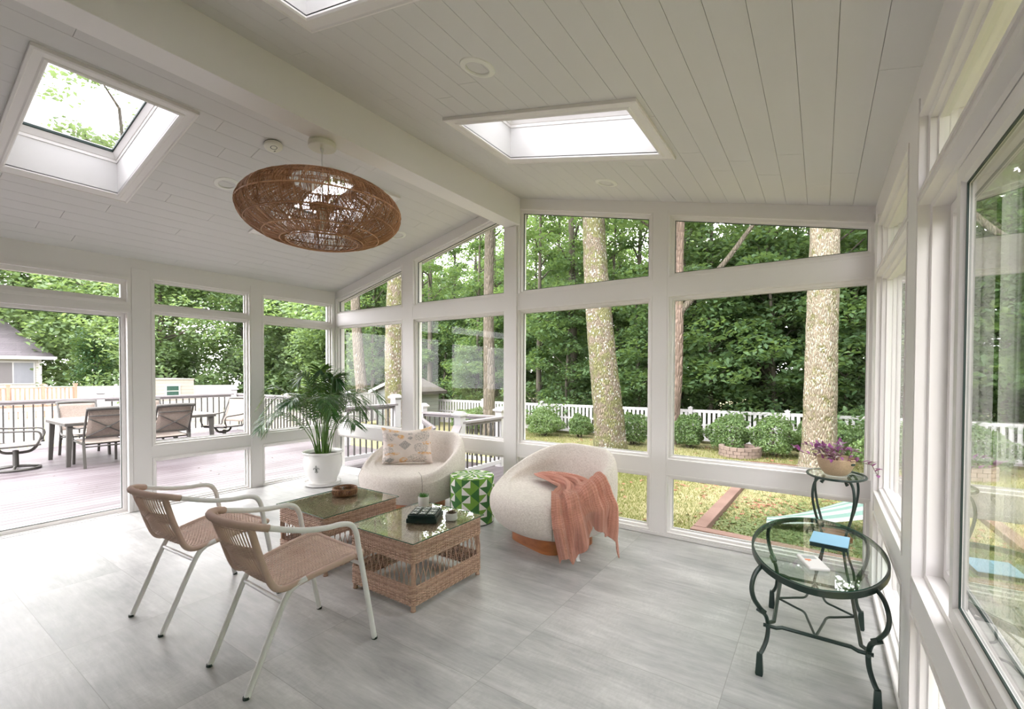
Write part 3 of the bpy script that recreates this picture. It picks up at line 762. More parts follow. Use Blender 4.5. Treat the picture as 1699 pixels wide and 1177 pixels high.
# --- brown basket
t=thing('small_basket','round dark brown woven basket on the left wicker table','basket',(2.665,-1.775,ZT_))
m=MB(); RB=.098
for z,rr in ((.006,.004),(.052,.0055),(.058,.0045)): m.tube([(RB*cos(2*pi*k/60),RB*sin(2*pi*k/60),z) for k in range(60)],rr,6,closed=True)
for k in range(56):
    a=2*pi*k/56; b=a+.10; m.tube([(RB*cos(a),RB*sin(a),.006),((RB+.005)*cos((a+b)/2),(RB+.005)*sin((a+b)/2),.03),(RB*cos(b),RB*sin(b),.053)],.0042,5)
    m.tube([((RB-.003)*cos(a),(RB-.003)*sin(a),.053),((RB-.006)*cos((a-b)/2+a),(RB-.006)*sin((a-b)/2+a),.03),((RB-.003)*cos(a-.1),(RB-.003)*sin(a-.1),.006)],.0036,4)
m.build('basket_wall',BASKET,t,smooth=True)
m=MB()
for k in range(12): m.tube([((.008+.0078*k)*cos(2*pi*j/40),(.008+.0078*k)*sin(2*pi*j/40),.005) for j in range(40)],.0045,4,closed=True)
m.build('basket_floor',BASKET,t,smooth=True)
# ================================================================ upholstered swivel chairs
RXc,RYc=.57,.52
def prof_pts(th):
    """th: angle from the front (0) to the back (pi)"""
    a=abs(th); w_=ss(R(26),R(85),a); h=lerp(.50,.805,ss(R(48),R(158),a))
    F=[(0,.135),(.60,.135),(.78,.148),(.92,.205),(.99,.285),(1.0,.345),(.985,.395),(.945,.430),(.89,.447),(.80,.456),(.66,.460),(.5,.460),(0,.455)]
    m=lerp(.34,h,.45)
    B=[(0,.135),(.60,.135),(.78,.148),(.92,.205),(.985,.30),(1.01,m),(1.0,h-.085),(.965,h-.02),(.915,h),(.86,h-.018),(.785,lerp(.47,h,.62)),(.70,.472),(0,.455)]
    return [(lerp(f[0],b[0],w_),lerp(f[1],b[1],w_)) for f,b in zip(F,B)]
def plan(th,rho):
    e=2.25; c,s=cos(th),sin(th); k=(abs(s)**e+abs(c)**e)**(-1/e)
    return (RXc*rho*k*s,-RYc*rho*k*c)
def top_z(th,rho):
    P=prof_pts(th)[5:][::-1]; xs=[p[0] for p in P]; zs=[p[1] for p in P]
    xs2=[xs[0]]
    for x in xs[1:]: xs2.append(max(x,xs2[-1]+1e-4))
    return float(np.interp(rho,xs2,zs))
def swivel(name,label):
    t=thing(name,label,'armchair')
    m=MB(); NTH=96; vs=[]; cnt=None
    for k in range(NTH):
        th=-pi+2*pi*k/NTH; P=bez([(r_,z_,0) for r_,z_ in prof_pts(th)],5); cnt=len(P)
        for p in P[1:-1]:
            x,y=plan(th,max(p.x,.0)); vs.append((x,y,p.y))
    n=cnt-2; fs=[]
    for k in range(NTH):
        l=(k+1)%NTH
        for i in range(n-1): fs.append((k*n+i,l*n+i,l*n+i+1,k*n+i+1))
    c0=len(vs); vs.append((0,0,.135)); vs.append((0,0,.455))
    for k in range(NTH): l=(k+1)%NTH; fs.append((k*n,c0,l*n)); fs.append((k*n+n-1,l*n+n-1,c0+1))
    m.add(vs,fs); m.build('upholstered_body',LINEN,t,smooth=True)
    for s in (-1,1):     # seams at the front corners
        th=s*R(47); P=bez([(r_,z_,0) for r_,z_ in prof_pts(th)],6); pts=[]
        for p in P:
            if p.x<(.62 if s>0 else .93): continue
            x,y=plan(th,p.x*1.001); 
            pts.append((x,y,p.y+(.0 if p.y<.4 else .0005)))
        pts=pts[2:]
        m=MB(); m.tube(pts,.0032,5); m.build('seam_welt',simple('welt_thread',(.40,.36,.32),.9) if 'WELT' not in globals() else WELT,t,smooth=True)
    # line where seat meets inner back
    m=MB(); pts=[]
    for k in range(60):
        th=lerp(R(98),2*pi-R(98),k/59); th=th if th<=pi else th-2*pi; P=prof_pts(th); x,y=plan(th,P[11][0]+.012); pts.append((x,y,P[11][1]+.002))
    m.tube(pts,.0028,5); m.build('seat_seam',WELT,t,smooth=True)
    m=MB(); 
    pl=[]
    for k in range(64):
        a=2*pi*k/64; e=5.0; c,s_=cos(a),sin(a); q=(abs(s_)**e+abs(c)**e)**(-1/e); pl.append((.300*q*c,.285*q*s_))
    vs=[(x,y,.0) for x,y in pl]+[(x,y,.004) for x,y in pl]+[(x,y,.137) for x,y in pl]
    fs=[(i,(i+1)%64,(i+1)%64+64,i+64) for i in range(64)]+[(i+64,(i+1)%64+64,(i+1)%64+128,i+128) for i in range(64)]+[tuple(range(128,192))]
    m.add(vs,fs); m.build('wooden_plinth',PLINTH,t,smooth=35)
    return t
WELT=simple('welt_thread_1',(.33,.30,.27),.9)
RCH=(4.085,-.655); RROT=R(-20)
s1=swivel('swivel_armchair','rounded oatmeal upholstered armchair with the salmon knit throw over its arm'); s1.location=(*RCH,0); s1.rotation_euler=(0,0,RROT); s1['group']='rounded upholstered armchairs'
dup(s1,(2.335,-.665,0),R(6),'rounded oatmeal upholstered armchair holding the patterned cushion','rounded upholstered armchairs')
# --- knitted throw
def m_knit():
    m=NT('salmon_knit'); uv=m.n('ShaderNodeUVMap').outputs[0]; sp=m.n('ShaderNodeSeparateXYZ'); m.l(uv,sp.inputs[0])
    a=m.math('SINE',m.math('MULTIPLY',sp.outputs[0],480.0)); b=m.math('SINE',m.math('ADD',m.math('MULTIPLY',sp.outputs[1],620.0),m.math('MULTIPLY',m.math('ABSOLUTE',a),1.8)))
    h=m.math('ADD',m.math('MULTIPLY',a,.5),m.math('MULTIPLY',b,.5)); f=m.math('ADD',m.math('MULTIPLY',h,.25),.5)
    c=m.ramp(f,[(.2,(.52,.215,.15)),(.75,(.70,.34,.255))]); return m.bsdf(c,.95,h,.8,.006,Sheen_Weight=.2)
KNIT=m_knit()
def surf(x,y):
    th=math.atan2(x,-y); px,py=plan(th,1.0); rho=math.hypot(x,y)/max(1e-6,math.hypot(px,py)); return th,rho
def throw():
    NU,NV=84,110
    Lo=bez([(-.35,.09,0),(-.20,.035,0),(.0,-.01,0),(.17,-.08,0),(.27,-.20,0),(.345,-.335,0)],8); Up=bez([(-.345,.115,0),(-.22,.19,0),(-.05,.27,0),(.13,.315,0),(.32,.275,0),(.50,.09,0)],8)
    def cv(P,t): q=t*(len(P)-1); i=min(int(q),len(P)-2); return P[i].lerp(P[i+1],q-i)
    A0=.52
    def pt(b,a):
        if a<A0:
            q=a/A0; p=cv(Lo,q).lerp(cv(Up,q),b); th,rho=surf(p.x,p.y); rho=min(rho,.955); x,y=plan(th,rho); z=top_z(th,rho)+.016+.035*sin(pi*b)*sin(pi*min(1,q*1.05)); nz=1; out=0
        else:
            q=(a-A0)/(1-A0); p=cv(Lo,1).lerp(cv(Up,1),b); th,rho=surf(p.x,p.y); r0=min(rho,.955); x,y=0,0
            hem=.045+.24*max(0,sin((b-.20)*3.9))**1.2+.06*max(0,sin(b*16)); hem=max(.03,hem)
            if q<.28:
                rho=lerp(r0,1.0,ss(0,.28,q)**.8); x,y=plan(th,rho); z=top_z(th,rho)+.030; out=ss(.05,.28,q)*.8; nz=1-out*.5
            else:
                g=(q-.28)/.72; rho=lerp(1.0,1.06+.05*b,ss(0,.25,g)); x,y=plan(th+(.07-.10*b)*g*1.6,rho); z=lerp(top_z(th,1.0)+.030,hem,g**.92); out=.8+.2*g; nz=.6*(1-ss(0,.2,g))
        e=ss(0,.12,a)*1.0
        f=(.019*sin(b*2*pi*3.6+1.2*sin(a*4))+.009*sin(b*2*pi*7.5+4*a)+.006*sin(b*2*pi*1.7-a*9))*e; f=max(f,-.014)+.024
        d=Vector((x,y,0)).normalized()
        return (x+d.x*f*out*1.7,y+d.y*f*out*1.7,z+f*nz*1.25)
    m=MB(); m.grid(pt,NU,NV)
    o=m.build('knitted_throw',KNIT,smooth=True); me=o.data; uvl=me.uv_layers.new(name='UVMap')
    vi=np.zeros(len(me.loops),np.int32); me.loops.foreach_get('vertex_index',vi)
    U=(vi//(NV+1))/NU*.5; V_=(vi%(NV+1))/NV*1.0; uvl.data.foreach_set('uv',np.stack([U,V_],1).ravel())
    sd=o.modifiers.new('s','SOLIDIFY'); sd.thickness=.009; sd.offset=1
    o.location=(*RCH,0); o.rotation_euler=(0,0,RROT)
    g=MB(); g.add([(.470,-.150,.075),(.500,-.140,.078),(.505,-.150,.035),(.515,-.145,.012),(.490,-.165,.010),(.478,-.160,.040)],[(0,1,2,5),(5,2,3,4)]); q=g.build('care_tag',simple('white_tag',(.8,.8,.8),.6),o); q['label']='small white care tag at the bottom of the throw'
    tag(o,'salmon pink chunky knit throw draped over the arm of the right upholstered armchair','throw blanket')
throw()
# --- patterned cushion
def m_cush():
    m=NT('printed_cushion'); uv=m.n('ShaderNodeUVMap').outputs[0]; sp=m.n('ShaderNodeSeparateXYZ'); m.l(uv,sp.inputs[0]); u,v=sp.outputs[0],sp.outputs[1]
    n=m.noise(uv,16,5,.7,dist=1.2); n2=m.noise(uv,46,3,.7); n5=m.noise(uv,3,2)
    base=m.ramp(n5,[(.3,(.72,.63,.58)),(.7,(.80,.72,.68))])
    def diamond(cx,cy,r,asp=1.0): return m.math('LESS_THAN',m.math('ADD',m.math('ABSOLUTE',m.math('SUBTRACT',u,cx)),m.math('MULTIPLY',m.math('ABSOLUTE',m.math('SUBTRACT',v,cy)),asp)),r)
    def disc(cx,cy,r,asp=1.0):
        a=m.math('POWER',m.math('SUBTRACT',u,cx),2.0); b=m.math('POWER',m.math('MULTIPLY',m.math('SUBTRACT',v,cy),asp),2.0); return m.math('LESS_THAN',m.math('ADD',a,b),r*r)
    grey=None
    for d in (diamond(.45,.52,.13,.85),diamond(.27,.84,.075,1.6),diamond(.56,.74,.06),diamond(.15,.10,.10,1.4)): grey=d if grey is None else m.math('MAXIMUM',grey,d)
    dots=m.math('MULTIPLY',grey,m.ramp(n2,[(.42,(0,0,0)),(.5,(1,1,1))])); c=m.mix(m.math('MULTIPLY',dots,.75),base,(.20,.20,.20)); c=m.mix(m.math('MULTIPLY',grey,.25),c,(.4,.38,.38))
    scr=None
    for d in (disc(.10,.74,.13),disc(.80,.76,.16),disc(.78,.42,.15),disc(.10,.35,.12),disc(.70,.12,.2,1.6),disc(.12,.12,.12),disc(.56,.88,.05)): scr=d if scr is None else m.math('MAXIMUM',scr,d)
    ln=m.ramp(m.math('ABSOLUTE',m.math('SUBTRACT',n,.5)),[(.008,(1,1,1)),(.028,(0,0,0))]); c=m.mix(m.math('MULTIPLY',m.math('MULTIPLY',scr,ln),.85),c,(.07,.09,.09))
    och=None
    for d in (disc(.13,.96,.22,4.5),disc(.93,.95,.16,2.8),disc(.20,.27,.16,4),disc(.86,.27,.15,4),disc(.37,.78,.075),disc(.18,.52,.10,2.2),disc(.90,.55,.10,2.0),disc(.42,.07,.08)): och=d if och is None else m.math('MAXIMUM',och,d)
    c=m.mix(m.math('MULTIPLY',m.math('MULTIPLY',och,m.ramp(n,[(.42,(0,0,0)),(.56,(1,1,1))])),.8),c,(.72,.36,.07))
    return m.bsdf(c,.85,n2,.2,.002)
def cushion():
    N=40; m=MB(); hw,hh,th=.285,.215,.085
    def pt(s):
        def f(i,j):
            a,b=2*i-1,2*j-1; px=a*(1-.085*(1-abs(a))*0)*hw*(1-.07*(1-b*b)); pz=b*hh*(1-.13*(1-a*a)) 
            if b>0: pz-=.020*(1-a*a)*b
            k=((1-a**4)*(1-b**4))**.55; return (px,s*th*k+.004*sin(9*a+4*b)*k,pz)
        return f
    m.grid(pt(-1),N,N); m.grid(pt(1),N,N)
    o=m.build('throw_cushion',m_cush(),smooth=True); me=o.data; uvl=me.uv_layers.new(name='UVMap'); vi=np.zeros(len(me.loops),np.int32); me.loops.foreach_get('vertex_index',vi)
    q=vi%((N+1)*(N+1)); uvl.data.foreach_set('uv',np.stack([(q//(N+1))/N,(q%(N+1))/N],1).ravel())
    pip=MB(); 
    o.location=(2.165,-.585,.665); o.rotation_euler=(R(-9),0,math.atan2(.43,.385))
    tag(o,'cream cushion printed with ochre and black motifs standing on the left upholstered armchair','cushion')
cushion()
# ================================================================ green and white drum stool
def stool():
    t=thing('drum_stool','green and white triangle patterned drum stool between the two upholstered armchairs','stool',(3.155,-.635,0),R(12))
    mats=[simple('stool_white',(.74,.73,.70),.8,.04,60,.2),simple('stool_light_green',(.16,.33,.045),.8,.10,60,.2),simple('stool_dark_green',(.035,.14,.03),.8,.10,60,.2)]
    m=MB(); r=.222; n=16; rows=6; H=.445; sub=3
    for i in range(n):
        for j in range(rows):
            z0,z1=.012+H*j/rows,.012+H*(j+1)/rows; a0,a1=2*pi*i/n,2*pi*(i+1)/n
            P=lambda a,z:(r*cos(a),r*sin(a),z)
            pal=[(0,1),(2,1),(0,2),(1,2)][(i+2*(j%2))%4]; up=(i+j)%2
            for (A,B,C_,mi) in (((0,0),(1,0),(up,1),pal[0]),((1-up,0) if 0 else ((1,1) if not up else (0,1)),(up,1) if 0 else ((0,1) if not up else (1,1)),(1,0) if not up else (0,0),pal[1])):
                # subdivide triangle so it follows the drum
                K=4; vs=[];ix={}
                for p in range(K+1):
                    for q in range(K+1-p):
                        u=(A[0]*(K-p-q)+B[0]*p+C_[0]*q)/K; v=(A[1]*(K-p-q)+B[1]*p+C_[1]*q)/K; ix[(p,q)]=len(vs); vs.append(P(lerp(a0,a1,u),lerp(z0,z1,v)))
                fs=[]
                for p in range(K):
                    for q in range(K-p):
                        fs.append((ix[(p,q)],ix[(p+1,q)],ix[(p,q+1)]))
                        if p+q<K-1: fs.append((ix[(p+1,q)],ix[(p+1,q+1)],ix[(p,q+1)]))
                m.add(vs,fs,mi)
    m.build('drum_side',mats,t)
    m=MB(); zt=.012+H+.012
    rr=[(r,.012+H),(r*.995,.012+H+.007),(r*.96,zt),(r*.7,zt+.003),(r*.36,zt+.004),(0.0001,zt+.004)]
    for k in range(len(rr)-1):
        n2=24
        for i in range(n2):
            a0,a1=2*pi*i/n2,2*pi*(i+1)/n2; p=[(rr[k][0]*cos(a0),rr[k][0]*sin(a0),rr[k][1]),(rr[k][0]*cos(a1),rr[k][0]*sin(a1),rr[k][1]),(rr[k+1][0]*cos(a1),rr[k+1][0]*sin(a1),rr[k+1][1]),(rr[k+1][0]*cos(a0),rr[k+1][0]*sin(a0),rr[k+1][1])]
            if k<2: m.add(p,[(0,1,2,3)],1 if k==0 else (0 if i%2 else 1))
            else: m.add(p,[(0,1,2),(0,2,3)] ,0); m.m[-2]=[1,0,2][(i+k)%3]; m.m[-1]=[0,1,1][(i+2*k)%3]
    m.build('padded_top',mats,t)
    m=MB(); m.lathe([(0,0),(r-.004,0),(r-.003,.013),(0,.013)],48); m.build('base_ring',GASK,t)
stool()
# ================================================================ potted palm
def palm():
    t=thing('potted_palm','large leafy palm in glossy white pot standing in the far left corner','plant',(.575,-.60,0))
    CER=simple('glossy_white_ceramic',(.78,.77,.76),.12,.01)
    m=MB(); m.lathe([(0,.004),(.20,.004),(.222,.012),(.228,.050),(.232,.056),(.224,.058),(.218,.035),(0,.03)],56); m.build('saucer',CER,t,smooth=40)
    m=MB(); m.lathe([(0,.036),(.165,.036),(.172,.044),(.176,.075),(.178,.080),(.205,.14),(.235,.22),(.245,.29),(.240,.355),(.228,.400),(.226,.408),(.240,.418),(.256,.432),(.258,.444),(.250,.450),(.238,.446),(.222,.425),(.215,.40),(.0,.40)],64); pot=m.build('pot',CER,t,smooth=40)
    # fleur de lis in relief
    m=MB(); ink=simple('engraved_line',(.05,.07,.06),.4)
    ang=math.atan2(-.85,.62)+.02
    def on(x,z):  # on the pot surface
        rr=float(np.interp(z,[.08,.14,.22,.29,.355,.40],[.179,.206,.236,.246,.241,.229])); a=ang+x/rr; return (rr*cos(a)*1.003,rr*sin(a)*1.003,z)
    def stroke(P,r_=.0022): m.tube([on(x,z) for x,z,_ in bez([(x,z,0) for x,z in P],5)],r_,5)
    z0=.245
    stroke([(0,z0+.055),(-.006,z0+.035),(-.005,z0+.01),(0,z0-.02)]); stroke([(0,z0+.055),(.006,z0+.035),(.005,z0+.01),(0,z0-.02)])
    for s in (-1,1):
        stroke([(s*.004,z0-.012),(s*.012,z0+.014),(s*.028,z0+.02),(s*.036,z0+.006),(s*.030,z0-.0)]); stroke([(s*.012,z0-.022),(s*.020,z0-.030),(s*.010,z0-.036),(s*.003,z0-.018)])
    stroke([(-.014,z0-.008),(.014,z0-.008)]); stroke([(0,z0-.02),(0,z0-.052)])
    m.build('fleur_de_lis',ink,pot,smooth=True)
    m=MB(); m.lathe([(0,.412),(.1,.410),(.216,.404)],40); m.build('soil',simple('potting_soil',(.035,.028,.02),.95,.4,30,.6),t)
    rnd=random.Random(21); STEM=simple('palm_stem',(.10,.20,.035),.5,.3,20)
    base=Vector((0,0,.405)); N=30
    for k in range(N):
        az=2*pi*k/N*1.0+rnd.uniform(-.3,.3)+k*2.39996*0; az=(k*2.39996)%(2*pi)
        d=Vector((cos(az),sin(az),0))
        reach=rnd.uniform(.45,.92) if k%3 else rnd.uniform(.08,.28); hgt=rnd.uniform(.50,.90) if k%3 else rnd.uniform(.85,1.13)
        # keep clear of the two window walls
        lim=1e9
        if d.x<-.05: lim=min(lim,(.575-.06)/-d.x)
        if d.y>.05: lim=min(lim,(.60-.06)/d.y)
        if reach>lim*.9: reach=lim*.9; hgt=max(hgt,.78)
        r0=rnd.uniform(.01,.085); p0=base+Vector((cos(az+rnd.uniform(-.6,.6)),sin(az+rnd.uniform(-.6,.6)),0))*r0
        droop=rnd.uniform(.06,.26)*min(1,reach/.5)
        P=bez([p0,p0+d*reach*.12+Vector((0,0,hgt*.42)),p0+d*reach*.40+Vector((0,0,hgt*.84)),p0+d*reach*.75+Vector((0,0,hgt*1.0)),p0+d*reach+Vector((0,0,hgt*1.0-droop))],7)
        n=len(P); fo=MB()
        fo.tube(P,[lerp(.0075,.0012,(i/(n-1))**.7) for i in range(n)],5,mi=1)
        side=d.cross(Vector((0,0,1))).normalized()
        L=rnd.uniform(.23,.30)
        cnt=27; s0=.36
        for i in range(cnt):
            s_=lerp(s0,.995,i/(cnt-1)); q=s_*(n-1); i0=min(int(q),n-2); c=P[i0].lerp(P[i0+1],q-i0); tg=(P[i0+1]-P[i0]).normalized()
            up=side.cross(tg).normalized()
            ll=L*(sin(pi*(.12+.80*(i/(cnt-1))))**.7)
            for sd in (-1,1):
                dr=(side*sd*lerp(.92,.45,i/cnt)+tg*lerp(.42,.9,i/cnt)+up*rnd.uniform(.0,.22)).normalized(); wd=tg.cross(dr).normalized().cross(dr).normalized()*.0085*rnd.uniform(.8,1.1)
                g=Vector((0,0,-1)); vs=[]
                for e,(f_,wk,gd) in enumerate(((0,.35,0),(.3,1,.02),(.65,.8,.13),(1,0,.34))):
                    ctr=c+dr*ll*f_+g*ll*gd*rnd.uniform(.8,1.2)
                    if wk: vs+= [ctr-wd*wk,ctr+wd*wk]
                    else: vs.append(ctr)
                for v in vs:
                    v.x=max(v.x,-.555); v.y=min(v.y,.575)
                fo.add(vs,[(0,1,3,2),(2,3,5,4),(4,5,6)])
        fo.build('palm_frond',[PALMLEAF,STEM],t)
palm()
# ================================================================ iron side table with oval glass
def iron_table():
    t=thing('glass_side_table','oval glass side table on curving dark green iron legs, beside the right windows','table',(6.062,-1.292,0))
    A,B,ZT2=.305,.585,.562
    ring=lambda a,b,z,n=72:[(a*cos(2*pi*k/n),b*sin(2*pi*k/n),z) for k in range(n)]
    m=MB(); n=96
    for k in range(n):
        pass
    o_=ring(A,B,0,n); i_=ring(A-.010,B-.010,0,n); vs=[]
    for z in (ZT2-.026,ZT2+.002):
        vs+=[(x,y,z) for x,y,_ in o_]
    for z in (ZT2+.002,ZT2-.026): vs+=[(x,y,z) for x,y,_ in i_]
    fs=[(r_*n+k,r_*n+(k+1)%n,((r_+1)%4)*n+(k+1)%n,((r_+1)%4)*n+k) for r_ in range(4) for k in range(n)]
    m.add(vs,fs); m.build('rim',IRON,t,smooth=40)
    g=MB(); n=80; vs=ring(A-.012,B-.012,ZT2+.004,n)+ring(A-.012,B-.012,ZT2-.004,n); g.add(vs,[tuple(range(n)),tuple(range(2*n-1,n-1,-1))],0); g.add(vs,[(i,i+n,(i+1)%n+n,(i+1)%n) for i in range(n)],1); g.build('glass_top',[TGLASS,GEDGE],t)
    feet=[(-.228,-.392),(.232,-.400),(-.234,.392),(.220,.396)]
    prof=[(-.005,.548),(.050,.515),(.078,.455),(.066,.395),(.030,.345),(.006,.318)]
    prof2=[(.020,.322),(-.022,.285),(-.040,.225),(-.030,.165),(.002,.118),(.022,.104)]
    for (fx,fy) in feet:
        d=Vector((fx,fy,0)).normalized(); a=math.atan2(fy/B,fx/A); c=Vector((A*cos(a),B*sin(a),0))*.985
        # foot position is where the leg lands
        f=Vector((fx,fy,0)); mid=c.lerp(f,.5)
        m=MB()
        off=f-d*.022
        P1=bez([(c*(1)+(off-c)*(.548-z)/.25*1.0 if False else Vector((0,0,0)))+Vector(((c.x*(z-.318)+off.x*(.548-z))/.23,(c.y*(z-.318)+off.y*(.548-z))/.23,z))+d*r_ for r_,z in prof],6)
        m.tube(P1,.0115,8,sx=.85)
        m.bar(off+d*.030+Vector((0,0,.332)),off+d*-.006+Vector((0,0,.306)),.024,.024)
        P2=bez([off+d*r_+Vector((0,0,z)) for r_,z in prof2],6); m.tube(P2,.0115,8,sx=.85)
        e=f; w1,w0=.012,.017
        vs=[]
        for z,w in ((.108,w1),(.012,w0),(.0,w0*.8)): vs+=[(e.x-w,e.y-w,z),(e.x+w,e.y-w,z),(e.x+w,e.y+w,z),(e.x-w,e.y+w,z)]
        m.add(vs,[(3,2,1,0),(8,9,10,11)]+[(4*r_+k,4*r_+(k+1)%4,4*r_+4+(k+1)%4,4*r_+4+k) for r_ in range(2) for k in range(4)])
        m.build('leg',IRON,t,smooth=40)
    # hooks that fasten the top
    m=MB(); q=[Vector((x*.86,y*.9,.238)) for x,y in feet]; order=[0,1,3,2]
    for k in range(4):
        a,b=q[order[k]],q[order[(k+1)%4]]; dd=(b-a).normalized(); o=Vector((0,0,.0))
        ctr=Vector((0,0,.238)); inn=(ctr-(a+b)/2).normalized()*.03
        m.tube([a-dd*.02,a+dd*.035+inn*.0,a+dd*.06+inn*.7,b-dd*.06+inn*.7,b-dd*.035,b+dd*.02],.0095,6)
    m.build('stretcher_ring',IRON,t,smooth=40)
    m=MB(); mids=[(q[order[k]]+q[order[(k+1)%4]])/2 for k in range(4)]; ctr=Vector((0,0,.238))
    mids=[p+(ctr-p).normalized()*.022 for p in mids]
    for k in range(4):
        a,b=mids[k],mids[(k+1)%4]; c=(a+b)/2; c=c.lerp(ctr,.42)
        m.tube(bez([a,c.lerp(a,.35)*.98+ctr*.02,c,c.lerp(b,.35)*.98+ctr*.02,b],5),.0060,6)
    m.build('stretcher_arcs',IRON,t,smooth=40)
iron_table()
ZG=.5665
BLUE=simple('blue_book_cover',(.26,.50,.68),.5,.02); PAGE=simple('dark_page_edge',(.015,.04,.04),.6)
m=MB(); m.box(-.083,.083,-.098,.098,0,.020,1); m.box(-.085,.085,-.100,.100,.020,.0235,0); m.box(-.085,.085,-.100,.100,-.001,.001,1)
o=m.build('book',[BLUE,PAGE],loc=(6.122,-1.195,ZG+.001),rz=R(-5)); tag(o,'flat book with pale blue cover lying on the oval glass table','book')
t=thing('remote_console','small white console with grey display lying on the oval glass table','gadget',(6.048,-1.575,ZG),R(20))
m=MB(); m.box(-.045,.045,-.085,.085,0,.016); m.build('case',simple('white_case',(.76,.75,.74),.4,.02),t,bevel=.006)
m=MB(); m.box(-.028,.028,.030,.066,.0163,.0172); m.build('display',simple('grey_display',(.38,.42,.42),.3),t)
m=MB(); m.box(-.030,-.004,.004,.020,.0163,.0170); m.box(-.022,-.014,-.006,.0,.0163,.0170); m.build('orange_button',simple('orange_label',(.75,.26,.12),.5),t)
# ================================================================ plant stand in the corner
def stand():
    t=thing('plant_stand','small oval glass plant stand on four curving dark iron legs in the right corner','plant stand',(6.168,-.275,0))
    A,B,Z0=.172,.220,.782; n=64
    ring=lambda a,b,z:[(a*cos(2*pi*k/n),b*sin(2*pi*k/n),z) for k in range(n)]
    m=MB(); m.tube(ring(A,B,Z0),.008,8,closed=True); m.build('rim',IRON,t,smooth=True)
    g=MB(); vs=ring(A-.006,B-.006,Z0+.005)+ring(A-.006,B-.006,Z0-.003); g.add(vs,[tuple(range(n)),tuple(range(2*n-1,n-1,-1))],0); g.add(vs,[(i,i+n,(i+1)%n+n,(i+1)%n) for i in range(n)],1); g.build('glass_top',[TGLASS,GEDGE],t)
    for k,az in enumerate((R(-135),R(-60),R(45),R(130))):
        d=Vector((cos(az),sin(az)*1.15,0)); P=bez([d*.118+Vector((0,0,.762)),d*.150+Vector((0,0,.765)),d*.182+Vector((0,0,.725)),d*.192+Vector((0,0,.64)),d*.165+Vector((0,0,.52)),d*.118+Vector((0,0,.40)),d*.095+Vector((0,0,.30)),d*.118+Vector((0,0,.18)),d*.160+Vector((0,0,.07)),d*.172+Vector((0,0,.0))],6)
        P=[Vector((min(p.x,.205),min(p.y,.262),p.z)) for p in P]
        m=MB(); m.tube(P,.0085,8)
        e=P[0]; m.tube([e,e-d.normalized()*.016+Vector((0,0,-.012)),e-d.normalized()*.004+Vector((0,0,-.026)),e+d.normalized()*.008+Vector((0,0,-.016))],.0085,8)
        m.build('leg',IRON,t,smooth=True)
    m=MB(); r=[(.098*cos(2*pi*k/40),.098*1.15*sin(2*pi*k/40),.33) for k in range(40)]; m.tube(r,.006,6,closed=True)
    for y in (-.06,-.02,.02,.06): m.tube([(-.09,y,.33),(.09,y,.33)],.004,5)
    m.build('lower_shelf',IRON,t,smooth=True)
stand()
t=thing('wooden_tray','shallow brown wooden tray on the lower shelf of the plant stand','tray',(6.168,-.275,.337),R(8))
m=MB(); m.box(-.085,.085,-.10,.10,0,.008)
for a in ((-.085,.085,-.10,-.093),(-.085,.085,.093,.10),(-.085,-.078,-.093,.093),(.078,.085,-.093,.093)): m.box(*a,.008,.032)
m.build('tray_body',PLINTH,t,bevel=.002)
# --- flower pot with purple trailing plant
t=thing('potted_inch_plant','speckled tan oval pot of purple trailing leaves on the plant stand','plant',(6.165,-.29,.7875))
SPK=simple('speckled_stoneware',(.46,.33,.22),.75,.35,160,.3)
m=MB(); sy=1.25
pr=[(0,0),(.055,0),(.068,.006),(.088,.03),(.104,.065),(.113,.10),(.116,.118),(.113,.121),(.108,.116),(.104,.10),(0,.10)]
m.lathe(pr,56,sy=sy,sx=1.0); pot=m.build('pot',SPK,t,smooth=45)
m=MB(); 
for s in (-1,):
    m.lathe([(0,.0),(.017,.0),(.017,.004),(0,.004)],20,(0,0,0),sx=.5,sy=1.2)
hm=m.build('handle_slot',GASK,pot); hm.location=(.0935,-.079,.090); hm.rotation_euler=(0,R(84),R(-32)); 
INCH=m_leaf('purple_leaves',(.10,.015,.10),(.30,.05,.27),(.42,.10,.36),.2,.35); INCH2=m_leaf('silver_leaves',(.25,.22,.23),(.50,.46,.45),trans=.1,rough=.35); STM=simple('purple_stem',(.16,.10,.08),.6)
